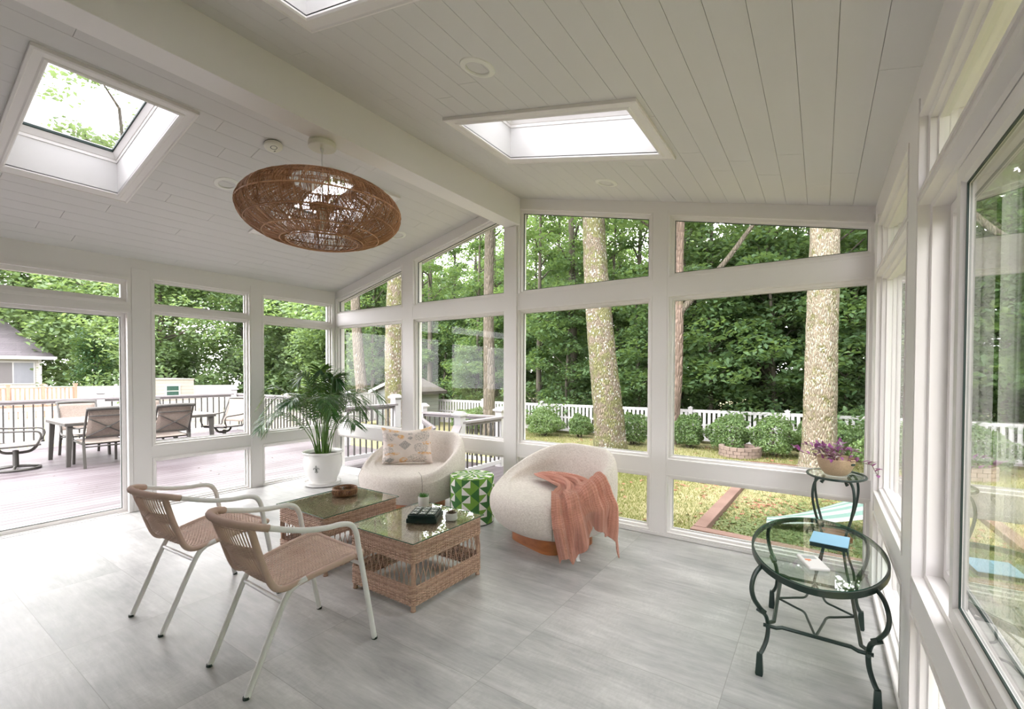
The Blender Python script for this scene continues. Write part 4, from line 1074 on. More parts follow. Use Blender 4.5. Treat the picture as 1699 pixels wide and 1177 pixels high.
def inch():
    rnd=random.Random(8); m=MB(); lf=MB(); lf2=MB()
    def leaf(c,d,L,W_,tgt,curl):
        d=Vector(d).normalized(); s=d.cross(Vector((0,0,1))); s=s.normalized() if s.length>.01 else Vector((1,0,0)); u=s.cross(d).normalized()
        vs=[]; fs=[]
        S=6
        for i in range(S+1):
            q=i/S; w=W_*sin(pi*min(.999,q**.75*.97+.02))**.8*(1 if i<S else 0.05); ct=c+d*L*q+Vector((0,0,-1))*curl*q*q*L
            vs+=[ct-s*w+u*w*.45,ct,ct+s*w+u*w*.45]
        for i in range(S): b=i*3; fs+=[(b,b+1,b+4,b+3),(b+1,b+2,b+5,b+4)]
        tgt.add(vs,fs)
    def stem(P,every,mixp):
        P=bez(P,6); m.tube(P,.0022,5); n=len(P)
        for i in range(2,n,every):
            tg=(P[min(i+1,n-1)]-P[i-1]).normalized(); a=rnd.uniform(0,6.28)
            sd=tg.orthogonal().normalized(); sd=Matrix.Rotation(a if i%2 else a+pi,3,tg)@sd; sd.z=abs(sd.z)*.6
            leaf(P[i],sd*.8+tg*.55+Vector((0,0,.15)),rnd.uniform(.035,.058),rnd.uniform(.009,.0135),lf2 if rnd.random()<mixp else lf,rnd.uniform(0,.3))
        leaf(P[-1],(P[-1]-P[-2]).normalized(),.045,.010,lf,0.1)
    for k in range(20):
        a=rnd.uniform(0,6.28); r0=rnd.uniform(0,.07); p=Vector((r0*cos(a),r0*sin(a)*1.2,.10)); rr=rnd.uniform(.03,.12); h=rnd.uniform(.03,.11) 
        e=p+Vector((rr*cos(a),rr*sin(a)*1.2,h)); e.x=min(e.x,.19); e.y=min(e.y,.26)
        stem([p,p.lerp(e,.5)+Vector((0,0,.03)),e],2,.35)
    stem([(-.06,-.05,.10),(-.13,-.09,.135),(-.20,-.12,.155),(-.24,-.13,.185)],3,.1)     # left runner
    stem([(.06,-.08,.105),(.12,-.16,.128),(.155,-.26,.133),(.170,-.40,.150),(.172,-.54,.148),(.176,-.68,.140)],3,.45)  # long runner along the window
    m.build('plant_stems',STM,t,smooth=True); lf.build('purple_leaves',INCH,t); lf2.build('silver_leaves',INCH2,t)
inch()
# ================================================================ outside
GZ=-.5
def at(x,y,d): 
    v=cf+cr*((x-PX)/FPX)-cu*((y-PY)/FPX); return CP+v*d
mb=MB(); N=60
def gfn(u,v):
    x=lerp(-60,40,u); y=lerp(-40,60,v); return (x,y,GZ+.03*sin(x*.9)*cos(y*.7)-.0*x)
mb.grid(gfn,N,N); lawn=struct(mb.build('ground',GRASS,smooth=True))
# grass blades and litter
def blades(n,x0,x1,y0,y1,h,seed):
    r=np.random.default_rng(seed); X=r.uniform(x0,x1,n); Y=r.uniform(y0,y1,n); A=r.uniform(0,2*np.pi,n); Hh=h*r.uniform(.5,1.2,n); Wd=.006*r.uniform(.7,1.4,n); lean=r.uniform(.2,.9,n)*Hh; B=r.uniform(0,2*np.pi,n); z=np.full(n,GZ-.005)
    v0=np.stack([X-np.cos(A)*Wd,Y-np.sin(A)*Wd,z],1); v1=np.stack([X+np.cos(A)*Wd,Y+np.sin(A)*Wd,z],1); v2=np.stack([X+np.cos(B)*lean,Y+np.sin(B)*lean,z+Hh],1)
    V=np.stack([v0,v1,v2],1).reshape(-1,3); F=np.arange(3*n).reshape(-1,3); return V,F
V1,F1=blades(60000,1.5,8.5,.2,5.2,.055,3); V2,F2=blades(26000,-2,9,5,8.8,.06,4)
o=npmesh('grass_blades',np.concatenate([V1,V2]),np.concatenate([F1,F2+len(V1)]),BLADE); tag(o,'short green and yellow lawn grass growing outside the far windows','grass',kind='stuff')
def litter(n,areas,seed,size=.05,zoff=.02):
    r=np.random.default_rng(seed); V=[];F=[]
    for i in range(n):
        a=areas[r.integers(len(areas))]; c=np.array([r.normal(a[0],a[2]),r.normal(a[1],a[3]),a[4]+zoff]); s=size*r.uniform(.5,1.3); t=r.uniform(0,6.28); u=np.array([np.cos(t),np.sin(t),r.uniform(-.3,.3)])*s; w=np.array([-np.sin(t),np.cos(t),r.uniform(-.3,.3)])*s*.7
        b=len(V); V+= [c-u,c-w*.8+u*.1,c+u,c+w+u*.2]; F.append((b,b+1,b+2,b+3))
    return np.array(V),np.array(F)
V,F=litter(900,[(5.5,3.0,.5,.6,GZ),(5.35,3.5,.25,.25,GZ),(6.4,4.6,.8,.6,GZ),(4.3,4.6,.5,.5,GZ),(3.2,3.2,1,1,GZ),(3.6,5.9,2.5,1.0,GZ),(1,7.8,3,.6,GZ),(6.1,1.9,.5,.3,GZ),(5.2,5.2,.7,.3,GZ),(5,8.6,2,.4,GZ)],5)
o=npmesh('fallen_leaves',V,F,LITTER); tag(o,'reddish fallen leaves scattered over the lawn and planting bed','leaves',kind='stuff')
V,F=litter(60,[(-2.2,-1.6,1.2,1.3,-.04),(-3.5,-2.6,1.2,1.0,-.04),(-1.5,.3,.7,.6,-.04)],12,.018,.006)
o=npmesh('deck_debris',V,F,simple('dark_debris',(.05,.035,.02),.9)); tag(o,'small dark leaves and twigs scattered over the wooden deck','debris',kind='stuff')
# planting bed ground cover
COVER=m_leaf('ground_cover',(.07,.115,.035),(.17,.20,.085),(.22,.235,.12),.25)
V,F=litter(5200,[(5.75,2.5,.50,.45,GZ),(6.2,3.4,.45,.5,GZ),(5.5,2.2,.35,.25,GZ),(6.6,2.4,.4,.4,GZ)],9,.026,.035)
o=npmesh('ground_cover',V,F,COVER); tag(o,'pale green ground cover filling the bed behind the reddish timber edging','plants',kind='stuff')
TIMB=m_wood('reddish_timber',(.12,.065,.05),(.20,.125,.10),2,.85,(.5,.5,6))
m=MB(); m.box(-.075,.075,0,2.72,GZ-.05,GZ+.10); o=m.build('landscape_timber',TIMB,loc=(4.845,1.75,0),rz=R(-2),bevel=.008); tag(o,'weathered reddish landscape timber running away across the lawn','timber')
m=MB(); m.box(-.14,1.95,-.075,.075,GZ-.05,GZ+.09); o=m.build('landscape_timber',TIMB,loc=(4.90,1.70,0),rz=R(-4),bevel=.008); tag(o,'reddish landscape timber lying parallel to the far windows, just outside','timber')
# stripy cloth beyond the corner window
m=MB(); ns=8
def cl(u,v):
    x=lerp(5.52,6.70,u); y=lerp(2.55,3.35,u)+lerp(0,-.75,v)*(.25+.75*u); z=GZ+.10+.22*(u**1.6)+.16*(1-v)*u+.05*sin(v*3.1)
    return (x,y,z)
K=28
for s in range(ns):
    vs=[];fs=[]
    for i in range(K+1):
        for j in range(4): vs.append(cl(i/K,(s+j/3)/ns))
    for i in range(K):
        for j in range(3): fs.append((i*4+j,(i+1)*4+j,(i+1)*4+j+1,i*4+j+1))
    m.add(vs,fs,0 if s%2 else 1)
m.m=[x for x in m.m]
o=m.build('striped_cloth',[simple('pale_stripe',(.22,.25,.23),.7),simple('sea_green_stripe',(.09,.16,.135),.7)],smooth=True); tag(o,'sea green cloth with white stripes stretched low over the planting bed','cloth')
# white picket fence along the back and left
def fence(p,q,zt,step,label,picket=.075,gap=.05,name='picket_fence'):
    p=Vector(p);q=Vector(q); L=(q-p).length; d=(q-p).normalized(); t=thing(name,label,'fence',(p.x,p.y,GZ),math.atan2(d.y,d.x)); H=zt-GZ
    n=max(1,round(L/step)); st=L/n
    for i in range(n+1):
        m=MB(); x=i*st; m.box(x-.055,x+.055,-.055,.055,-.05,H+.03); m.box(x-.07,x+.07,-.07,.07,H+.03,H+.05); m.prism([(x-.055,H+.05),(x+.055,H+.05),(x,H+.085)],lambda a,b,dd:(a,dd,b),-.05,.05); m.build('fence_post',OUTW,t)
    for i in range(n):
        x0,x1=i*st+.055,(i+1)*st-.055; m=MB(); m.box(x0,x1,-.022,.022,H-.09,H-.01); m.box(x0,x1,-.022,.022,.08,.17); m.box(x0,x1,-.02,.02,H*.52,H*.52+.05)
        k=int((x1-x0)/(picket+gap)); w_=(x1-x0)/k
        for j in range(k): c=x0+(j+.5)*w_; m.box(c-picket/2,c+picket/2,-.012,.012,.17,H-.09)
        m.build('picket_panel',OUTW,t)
    return t
fence((-8.9,8.75,0),(12.5,10.1,0),.47,2.40,'long white picket fence running along the back of the lawn behind the bushes')
fence((-7.75,-9.6,0),(-8.6,8.6,0),.72,2.4,'white picket fence standing beyond the deck railing on the left',.11,.022)
fence((-26,-3.2,0),(-20.3,8.0,0),.80,2.4,'plain white fence in front of the trees, right of the orange deck',.12,.004,name='solid_fence')
# bushes
def bush_mesh(seed,n,rx,ry,rz):
    r=np.random.default_rng(seed); d=r.normal(size=(n,3)); d/=np.linalg.norm(d,axis=1)[:,None]; k=r.uniform(.55,1.0,n)**.5; lump=1+.13*np.sin(d[:,0]*5+seed)+.13*np.cos(d[:,2]*6+d[:,1]*4)
    c=d*(k*lump)[:,None]*np.array([rx,ry,rz]); c[:,2]+=rz*.98; c[:,2]=np.maximum(c[:,2],.12+.1*r.random(n))
    s=r.uniform(.018,.036,n); a=r.normal(size=(n,3)); a+=d*.9; a/=np.linalg.norm(a,axis=1)[:,None]; b=np.cross(a,r.normal(size=(n,3))); b/=np.linalg.norm(b,axis=1)[:,None]; e=np.cross(a,b)
    u=b*s[:,None]; w=e*(s*.6)[:,None]
    V=np.stack([c-u,c-w,c+u,c+w],1).reshape(-1,3); return V,np.arange(4*n).reshape(-1,4)
def bush(px,y,w,h,label,seed,n=4200):
    v=at(px,700,1)-CP; k=(y-CP.y)/v.y; x=CP.x+v.x*k
    t=thing('round_bush',label,'bush',(x,y,GZ),0,'bushes along the white fence'); V,F=bush_mesh(seed,n,w/2,w/2*.85,h/2)
    npmesh('bush_foliage',V,F,BUSHLEAF,t)
    m=MB(); rnd=random.Random(seed)
    for k in range(7):
        a=rnd.uniform(0,6.28); m.tube([(.04*cos(a),.04*sin(a),0),(w*.22*cos(a),w*.2*sin(a),h*.35),(w*.3*cos(a),w*.28*sin(a),h*.7)],[.016,.012,.006],5)
    m.build('bush_stems',BARK3,t)
for i,(px,y,w_,h,lb) in enumerate([(902,8.35,1.45,.86,'wide round bush at left end of the middle window'),(962,8.6,.85,.74,'smaller loose bush left of the leaning mossy trunk'),(1050,8.1,1.0,.93,'round bush just right of the leaning mossy trunk'),(1143,8.5,.85,.95,'bush by the slim trunk at the left edge of the right window'),(1211,8.45,1.15,.98,'leggy bush behind the brick fire ring'),(1285,8.4,1.3,1.0,'big round bush right of the brick fire ring'),(1337,8.75,.6,.85,'bush half hidden by the left side of pale lichen trunk'),(1405,8.9,1.0,.82,'bush right of the pale lichen trunk'),(1450,8.6,1.0,.9,'bush at the far right of the right window'),(768,8.2,1.0,.72,'low bush left of slim trunk behind the stair railing'),(790,7.9,1.1,.85,'bush beside the slim trunk behind the stair railing'),(1475,7.2,1.2,1.0,'bush seen through the first side window')]): bush(px,y,w_*.88,h*.95,lb,40+i,6000)
for i,y in enumerate((-6.5,-4.2,-1.9,.4,2.7,5.0)):  # added hedge: dark backdrop for the glass reflections, cuts light from the right
    t=thing('added_hedge_shrub','tall dense hedge shrub added to darken the side windows','bush',(10.6,y,GZ),0,'hedge added to darken the side windows')
    if i==0: V,F=bush_mesh(70,12000,1.35,1.35,1.75); hm_=npmesh('bush_foliage',V,F,BUSHLEAF,t)
    else: c_=hm_.copy(); COL.objects.link(c_); c_.parent=t; c_.rotation_euler=(0,0,i*1.3)
# fire ring
t=thing('fire_ring','round brick fire ring on the lawn in front of the bushes','fire pit',(4.47,8.02,GZ)); m=MB(); BRK=simple('fire_brick',(.20,.15,.125),.9,.3,7,.3)
for row in range(3):
    for k in range(18):
        a=2*pi*(k+.5*(row%2))/18; c,s=cos(a),sin(a); r0,r1=.36,.47; z0=row*.082; da=pi/18*.93
        vs=[(rr*cos(a+q),rr*sin(a+q),z) for z in (z0,z0+.075) for rr,q in ((r0,-da),(r1,-da),(r1,da),(r0,da))]; m.add(vs,[(0,3,2,1),(4,5,6,7),(0,1,5,4),(1,2,6,5),(2,3,7,6),(3,0,4,7)])
m.lathe([(0,.02),(.36,.02)],30); m.build('brick_ring',BRK,t)
m=MB()
m.lathe([(.30,.01),(.42,.02),(.42,.0),(.30,.0)],40); m.tube([(.62*cos(2*pi*k/40),.5*sin(2*pi*k/40),.02) for k in range(40)],.012,5,closed=True)
t=thing('garden_hose','pale green hose coiled on the mulch before the pale lichen trunk','hose',(5.55,6.55,GZ)); m=MB(); 
for r_ in (.44,.52,.60): m.tube([(r_*cos(2*pi*k/44),r_*.7*sin(2*pi*k/44),.025+.01*sin(k)) for k in range(44)],.014,5,closed=True)
m.build('hose_coil',simple('pale_green_hose',(.26,.30,.19),.6),t,smooth=True)
m=MB(); m.lathe([(0,.03),(.26,.03),(.30,.06),(.32,.06),(.30,.0),(0,.0)],30,sy=.7); o=m.build('shallow_basin',simple('pale_blue_plastic',(.22,.32,.38),.4),loc=(5.55,6.55,GZ)); tag(o,'shallow pale blue basin lying inside the hose coil','basin')
m=MB(); m.lathe([(0,.012),(1.0,.012),(1.15,.0)],40,sy=.55); o=struct(m.build('mulch_bed',simple('red_mulch',(.14,.07,.05),.95,.3,14,.4),loc=(5.4,6.75,GZ+.02)))
# ---------------------------------------------------------------- big trunks
def trunk_pts(P,n=10): return bez(P,n)
def big_tree(label,base,pts,rad,mat,seed,crown=None,name='oak_tree',flare=1.25,n=24):
    t=thing(name,label,'tree',(base[0],base[1],GZ)); m=MB(); P=bez(pts,9); N=len(P); rnd=random.Random(seed)
    r_=[float(np.interp(i/(N-1),[0,.03,.08,.5,1],[rad*flare*1.12,rad*flare*.97,rad,rad*.86,rad*.6])) for i in range(N)]
    vs=[];T=None
    for i,p in enumerate(P):
        for k in range(n):
            a=2*pi*k/n; q=1+.045*sin(3*a+seed+p.z*.6)+.03*sin(7*a+p.z*1.3)+.015*sin(p.z*9+a*2)+(0.10*max(0,cos(5*a+seed)) if p.z<.35 else 0); vs.append((p.x+r_[i]*q*cos(a),p.y+r_[i]*q*sin(a),p.z))
    fs=[(i*n+k,i*n+(k+1)%n,(i+1)*n+(k+1)%n,(i+1)*n+k) for i in range(N-1) for k in range(n)]
    m.add(vs,fs); m.build('trunk',mat,t,smooth=True)
    return t
def kxy(px,y):
    v=at(px,700,1)-CP; k=(y-CP.y)/v.y; return (CP.x+v.x*k,y)
def leaf_quads(C,r,size,flat=.55):
    """leaves at the points C"""
    n=len(C); a=r.normal(size=(n,3)); a[:,2]=np.abs(a[:,2])+flat*2; a/=np.linalg.norm(a,axis=1)[:,None]; b=np.cross(a,r.normal(size=(n,3))); b/=np.linalg.norm(b,axis=1)[:,None]; e=np.cross(a,b); s=size*r.uniform(.6,1.25,n)
    u=b*s[:,None]; w=e*(s*.62)[:,None]; dz=np.zeros((n,3)); dz[:,2]=-s*.35
    V=np.stack([C-u+dz*.3,C-w,C+u+dz,C+w],1).reshape(-1,3); return V,np.arange(4*n).reshape(-1,4)
def cloud(centres,radii,per,r,squash=.45):
    out=[]
    for c,q in zip(centres,radii):
        d=r.normal(size=(per,3)); d/=np.linalg.norm(d,axis=1)[:,None]; k=r.uniform(.25,1,per)**.6; p=d*k[:,None]*q; p[:,2]*=squash; p[:,2]-=.12*(p[:,0]**2+p[:,1]**2)/q; out.append(p+c)
    return np.concatenate(out)
def crown(t,centres,radii,per,size,mat,seed,nm='crown'):
    r=np.random.default_rng(seed); V,F=leaf_quads(cloud(centres,radii,per,r),r,size); return npmesh(nm,V,F,mat,t)
# leaning mossy oak
b=(1.62,6.95); t=big_tree('thick mossy oak trunk leaning left behind the right upholstered armchair',b,[(0,0,-.1),(-.04,0,.3),(-.12,.02,1.2),(-.30,.08,2.6),(-.50,.2,4.2),(-.66,.35,5.8),(-.85,.5,9),(-1.0,.6,13)],.40,BARK,1)
rr=np.random.default_rng(77)
def high_crown(t,z0,z1,R_,ncl,per,size,mat,seed,off=(0,0)):
    r=np.random.default_rng(seed); c=[];q=[]; m=MB()
    for i in range(ncl):
        a=r.uniform(0,6.28); d=R_*r.uniform(.25,1); z=r.uniform(z0,z1); c.append((off[0]+d*cos(a),off[1]+d*sin(a),z)); q.append(r.uniform(.7,1.3))
        if i%3==0: m.tube([(off[0]*.7,off[1]*.7,max(3,z-1.8)),(off[0]+d*.5*cos(a),off[1]+d*.5*sin(a),z-.5),c[-1]],[.09,.05,.02],5)
    m.build('branches',BARK3,t,smooth=True); crown(t,c,q,per,size,mat,seed)
high_crown(t,7.5,13,4.0,34,150,.11,WOODLEAF,5,(-.8,.5))
# pale lichen trunk on the right
b=(6.04,7.30); t=big_tree('thick straight trunk covered in pale lichen behind the purple plant',b,[(0,0,-.1),(.02,0,.3),(.03,.02,1.2),(.05,.05,2.8),(.06,.1,4.5),(.05,.2,6.5),(.0,.3,10),(.0,.3,13)],.325,BARK2,4,flare=1.45)
high_crown(t,8,13,4.0,34,150,.11,WOODLEAF,6,(0,.3))
x,y=kxy(1116,8.9); t=big_tree('slim pinkish trunk at left edge of the right window',(x,y),[(0,0,-.1),(.02,0,.6),(.10,0,1.8),(.13,0,3.2),(.13,0,5),(.20,0,8),(.2,0,11)],.155,PINKBARK,6)
m=MB(); m.tube(bez([(.10,0,3.6),(.6,.1,4.2),(1.3,.2,5.0),(2.2,.3,6.2),(3.2,.4,7.0)],6),[lerp(.11,.03,i/24) for i in range(25)],8); m.build('bough',BARK3,t,smooth=True); high_crown(t,6,11,2.4,16,140,.11,WOODLEAF,16,(.2,0))
x,y=kxy(812,7.4); t=big_tree('straight slender trunk beyond the stair railing, left of the ridge post',(x,y),[(0,0,-.1),(0,0,.5),(-.01,0,2),(-.04,0,4),(-.02,0,6.5),(0,0,9)],.20,BARK3,8,flare=1.15)
high_crown(t,6.8,11,2.2,14,140,.11,WOODLEAF,17)
x,y=(-4.35,5.15); t=big_tree('thick lichen dotted trunk behind the left upholstered armchair',(x,y),[(0,0,-.1),(0,0,.6),(-.05,0,1.6),(-.08,0,2.6),(-.05,.0,4),(.05,0,6),(.1,0,9)],.39,BARK,10,flare=1.1)
high_crown(t,6.5,11,3.0,18,140,.11,WOODLEAF,18)
x,y=(-11.2,9.2); t=big_tree('brown trunk half hidden in foliage left of the thick lichen dotted trunk',(x,y),[(0,0,-.1),(-.02,0,1),(-.25,0,3),(-.5,0,6),(-.6,0,10)],.27,BARK3,12,flare=1.1)
# tree overhanging the left skylight
# ---------------------------------------------------------------- woodland
def wood_variant(seed,h,rt,leaf0,ncl,per,size,mat,spread,lean=.3,name='woodland_tree',squash=.38,qs_=1.0):
    t=thing(name,'','tree'); r=np.random.default_rng(seed); lx,ly=r.uniform(-lean,lean),r.uniform(-lean,lean); m=MB()
    P=bez([(0,0,-.2),(lx*.2,ly*.2,h*.3),(lx*.6,ly*.5,h*.65),(lx,ly,h)],6); m.tube(P,[lerp(rt,rt*.3,i/(len(P)-1)) for i in range(len(P))],9)
    c=[];q=[]
    for i in range(ncl):
        z=lerp(leaf0,h*1.05,(i+r.random())/ncl); a=r.uniform(0,6.28); d=spread*r.uniform(.2,1)*(1-.45*max(0,(z-h*.5)/h*2)**1.5); k=z/h; cx,cy=lx*k+d*cos(a),ly*k+d*sin(a); c.append((cx,cy,z)); q.append(r.uniform(.45,.95)*qs_)
        if i%2==0 : m.tube([(lx*k*.9,ly*k*.9,max(.5,z-.7)),(lx*k+d*.55*cos(a),ly*k+d*.55*sin(a),z-.1),(cx,cy,z)],[rt*.30,rt*.18,.008],4)
    m.build('trunk',DKBARK,t,smooth=True)
    rq=np.random.default_rng(seed); V,F=leaf_quads(cloud(c,q,per,rq,squash),rq,size); npmesh('foliage',V,F,mat,t); return t
rnd=random.Random(99)
kinds=[wood_variant(1,10,.13,.6,34,230,.072,WOODLEAF,1.9),wood_variant(2,11,.11,1.6,30,220,.072,WOODLEAF,1.7),wood_variant(3,12,.17,3.6,30,220,.075,WOODLEAF,2.1),wood_variant(4,9,.09,.2,32,230,.068,WOODLEAF,1.8),wood_variant(5,12,.14,4.8,24,200,.075,WOODLEAF,1.9)]
LBW='slender leafy woodland tree growing beyond the long back picket fence'; GRW='woodland trees beyond the back fence'
spots=[]
def place(kind,x,y,sc_,rz,label,group,used=[]):
    k=kinds[kind]
    if kind in used: o=dup(k,(x,y,GZ),rz,label,group,(sc_,)*3)
    else:
        used.append(kind); k.location=(x,y,GZ); k.rotation_euler=(0,0,rz); k.scale=(sc_,)*3; k['label']=label; k['group']=group
rows=[(11.6,1.55,(0,2,3,4,1,2)),(13.6,1.9,(1,0,2,3,4)),(16.5,2.2,(2,0,4,1,0)),(20.5,2.6,(2,4,0,2)),(26,3.2,(0,2,4,0))]
for ri,(y0,st,ks) in enumerate(rows):
    x=-13-ri*4+rnd.uniform(0,1); i=0
    while x<12.5+ri*3.0:
        # open thinner woods behind the second bay
        ang=(x-CP.x)/(y0-CP.y); thin=(-1.02<ang<-.60)
        k=ks[(i+ri)%len(ks)]
        if thin and k in (0,3): k=rnd.choice([1,4,2])
        if not(thin and ri in (0,2) and i%2): place(k,x+rnd.uniform(-.5,.5),y0+rnd.uniform(-.7,.7)+(.05*x if x>0 else 0),rnd.uniform(.85,1.12),rnd.uniform(0,6.28),LBW,GRW)
        x+=st*rnd.uniform(.8,1.2); i+=1
# low maples right behind the right-hand fence
k6=wood_variant(12,5.2,.07,.35,36,300,.078,WOODLEAF,1.7,name='young_maple_tree'); kinds.append(k6); LBM='broad leafy young maple right behind the back picket fence'; 
for (x,y,s_) in ((1.0,11.0,1.0),(3.3,10.9,1.15),(5.0,11.2,1.15),(6.6,11.0,.95),(8.3,10.6,1.25),(10.3,11,1.2),(-1.6,10.6,.95),(12.5,10.8,1.2)): place(5,x,y,s_,rnd.uniform(0,6),LBM,'young maples behind the back fence')
for (x,y,s_) in ((-4.5,13.5,.95),(-7.5,14.5,1),(-.2,15,1.2),(2.2,14.6,1.3),(4.4,15,1.2),(6.8,14.4,1.3),(9.2,15.2,1.3),(11.8,14.8,1.3),(-10.5,16,1.1),(-3,18,1.4),(1,19,1.5),(4,19.5,1.5),(7.5,19,1.5),(11.5,19.5,1.5),(-7,20,1.4),(-12.5,20,1.5),(-6,11.6,.8),(-9.2,12.4,1.0),(-12.2,14.6,1.2),(-15.5,17.4,1.4),(-8.5,17.2,1.4),(-11.5,22,1.8),(-5,22.5,1.7),(-18,22,1.8),(-15,25,2.0),(-9,27,2.1),(-21,19.5,1.6)): place(5,x,y,s_,rnd.uniform(0,6),LBM,'young maples behind the back fence')
# bright maples to the left, beyond the deck
lv=[wood_variant(31,8.5,.2,.3,74,300,.125,LIGHTLEAF,3.0,name='bright_maple_tree',squash=.75,qs_=1.5),wood_variant(32,9.5,.22,.3,74,300,.125,LIGHTLEAF,3.2,name='bright_maple_tree',squash=.75,qs_=1.5)]
kinds+=lv; LBL='bright leafy maple tree in the row beyond the deck railing'; GRL='bright maples beyond the deck'
for (x,y,s_,k) in ((-25,6.2,1.0,6),(-24.5,10.5,1.05,7),(-21,12.2,1.05,6),(-17,13.2,1.0,7),(-30,8.5,1.2,7),(-46,-6,1.7,6),(-34,6.0,1.4,7),(-38,-2,1.5,6),(-40,3,1.5,7),(-27,14,1.3,6),(-20,16,1.3,7),(-14.5,12.2,.95,6),(-36,-9,1.5,7)): place(k,x,y,s_,rnd.uniform(0,6),LBL,GRL)
LBR='leafy tree beyond the side windows on the right'
for (x,y,s_,k) in ((14,-6,.9,6),(13.5,-1.5,.95,7),(14.5,3,.9,6),(15,8,1.0,7),(20,0,1.2,7),(20,6,1.2,6),(19,-8,1.2,7)): place(k,x,y,s_,rnd.uniform(0,6),LBR,'trees beyond the side windows')
t=wood_variant(41,4.0,.09,.1,26,260,.07,DARKLEAF,.75,lean=.05,name='evergreen_tree',squash=.9); t.location=(-27.5,3.9,GZ); t['label']='dark conical evergreen at the right corner of the pale house'; t['category']='tree'
# tree whose crown shows through the left skylight
v=at(212,600,1)-CP; k=(-9.8-CP.x)/v.x; bx,by=-9.8,CP.y+v.y*k
t=big_tree('tall tree whose crown shows through the near left skylight',(bx,by),[(0,0,-.1),(0,0,2),(.1,.1,5),(.3,.1,8)],.14,BARK3,3,name='shade_tree',flare=1.1)
r=np.random.default_rng(8); cs=[];qs=[];m=MB()
for i in range(34):
    a=r.uniform(0,6.28); d=r.uniform(.2,2.7); z=r.uniform(6.2,9.6); cs.append((.3+d*cos(a)*.9,.4+d*sin(a),z)); qs.append(r.uniform(.5,.95))
    if i%2: m.tube([(.2,.1,5.5),(.3+d*.5*cos(a),.3+d*.5*sin(a),z-.5),cs[-1]],[.06,.04,.012],4)
m.build('branches',BARK3,t,smooth=True); crown(t,cs,qs,130,.085,LIGHTLEAF,8)
# ---------------------------------------------------------------- deck
DZ=-.04; mb=MB(); yb=-8.0; wd=.14; x=-.145
x0_=-.145
while x0_>-6.95:
    x1_=x0_-wd; yend=1.85 if x1_>-6.95 else 1.85
    mb.box(x1_+.007,x0_,-8,yend,DZ-.025,DZ); x0_=x1_
# strip in front of the far wall, up to the first railing
yy=1.85
x0_=-.145
k=0
xx=-.14
while xx<-.30: xx+=1
struct(mb.build('deck',DECK))
mb=MB(); mb.box(-7.0,-.15,-8,1.85,GZ,DZ-.03); struct(mb.build('trim_5',simple('deck_skirt',(.25,.23,.23),.8)))
# small return of the deck along the far wall
mb=MB(); 
for k in range(0,13): mb.box(-.14+.0,-.14+.001,.16+k*.14,.16+k*.14+.135,DZ-.025,DZ)
def rail(name,label,p,q,zt,zb,n,base,postends=(1,1),cap_h=.15):
    """p,q xy; zt rail height at p and q; zb bottom rail; balusters dark"""
    p=Vector(p);q=Vector(q); t=thing(name,label,'railing',(p.x,p.y,0),math.atan2(q.y-p.y,q.x-p.x)); L=(q-p).length
    z0,z1=zt if hasattr(zt,'__len__') else (zt,zt); b0,b1=zb if hasattr(zb,'__len__') else (zb,zb)
    m=MB(); m.bar((0,0,z0-.018),(L,0,z1-.018),.135,.034); m.bar((0,0,z0-.06),(L,0,z1-.06),.055,.05); m.build('top_rail',[RAILC],t)
    m=MB(); m.bar((0,0,b0),(L,0,b1),.05,.07); m.build('bottom_rail',OUTW,t)
    for i in range(n):
        u=(i+.5)/n; m=MB(); m.box(u*L-.011,u*L+.011,-.011,.011,lerp(b0,b1,u),lerp(z0,z1,u)-.06); m.build('baluster',DARKM,t)
    for e,xx in ((0,0),(1,L)):
        if not postends[e]: continue
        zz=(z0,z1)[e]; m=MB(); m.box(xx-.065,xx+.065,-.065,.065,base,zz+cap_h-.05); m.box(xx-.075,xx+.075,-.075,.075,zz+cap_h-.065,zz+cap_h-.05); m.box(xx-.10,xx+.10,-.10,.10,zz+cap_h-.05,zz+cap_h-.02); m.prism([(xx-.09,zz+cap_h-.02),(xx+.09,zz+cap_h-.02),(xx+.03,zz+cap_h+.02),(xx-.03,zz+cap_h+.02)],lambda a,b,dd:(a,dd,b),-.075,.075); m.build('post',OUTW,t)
    return t
RAILC=simple('mauve_grey_rail',(.22,.20,.205),.6,.05)
rail('deck_railing','white deck railing with dark balusters behind the patio table, middle stretch',(-6.8,-1.03),(-6.8,1.66),.93,.06,20,DZ)
rail('deck_railing','white deck railing with dark balusters at the far left of the patio door',(-6.8,-5.6),(-6.8,-1.03),.93,.06,34,DZ,(1,0))
rail('deck_railing','white railing of short stretch closing the deck beyond the palm',(-6.8,1.78),(-2.2,1.78),.93,.06,34,DZ,(0,1))
rail('deck_railing','white railing running away from the far wall behind the cushion',(-.36,.30),(-.36,1.50),.93,.075,10,DZ,(1,1))
# lower landing and its railings
mb=MB(); LZ=-.22
for k in range(17): mb.box(-.42+k*.14,-.42+k*.14+.135,.16,2.60,LZ-.025,LZ)
struct(mb.build('landing_deck',DECK))
mb=MB(); mb.box(-2.2,-.43,1.86,2.62,LZ-.025,LZ); mb.box(-2.2,1.95,.18,2.6,GZ,LZ-.03); struct(mb.build('trim_6',OUTW))
rail('landing_railing','white landing railing parallel to the far wall with dark balusters',(-.65,2.47),(1.20,2.60),.70,-.12,15,GZ)
rail('landing_railing','short landing railing between the two right hand posts',(1.24,1.42),(1.24,2.56),.70,-.12,9,GZ,(1,0))
rail('stair_railing','sloping white stair railing going down from landing beside the left armchair',(1.28,1.32),(1.62,.62),(.66,.28),(-.16,-.42),6,GZ,(0,0))
rail('stair_railing','sloping white stair rail beyond the thick trunk in the first far window',(-.70,2.10),(-.15,2.30),(.80,.42),(.0,-.35),4,GZ,(0,0))
m=MB()
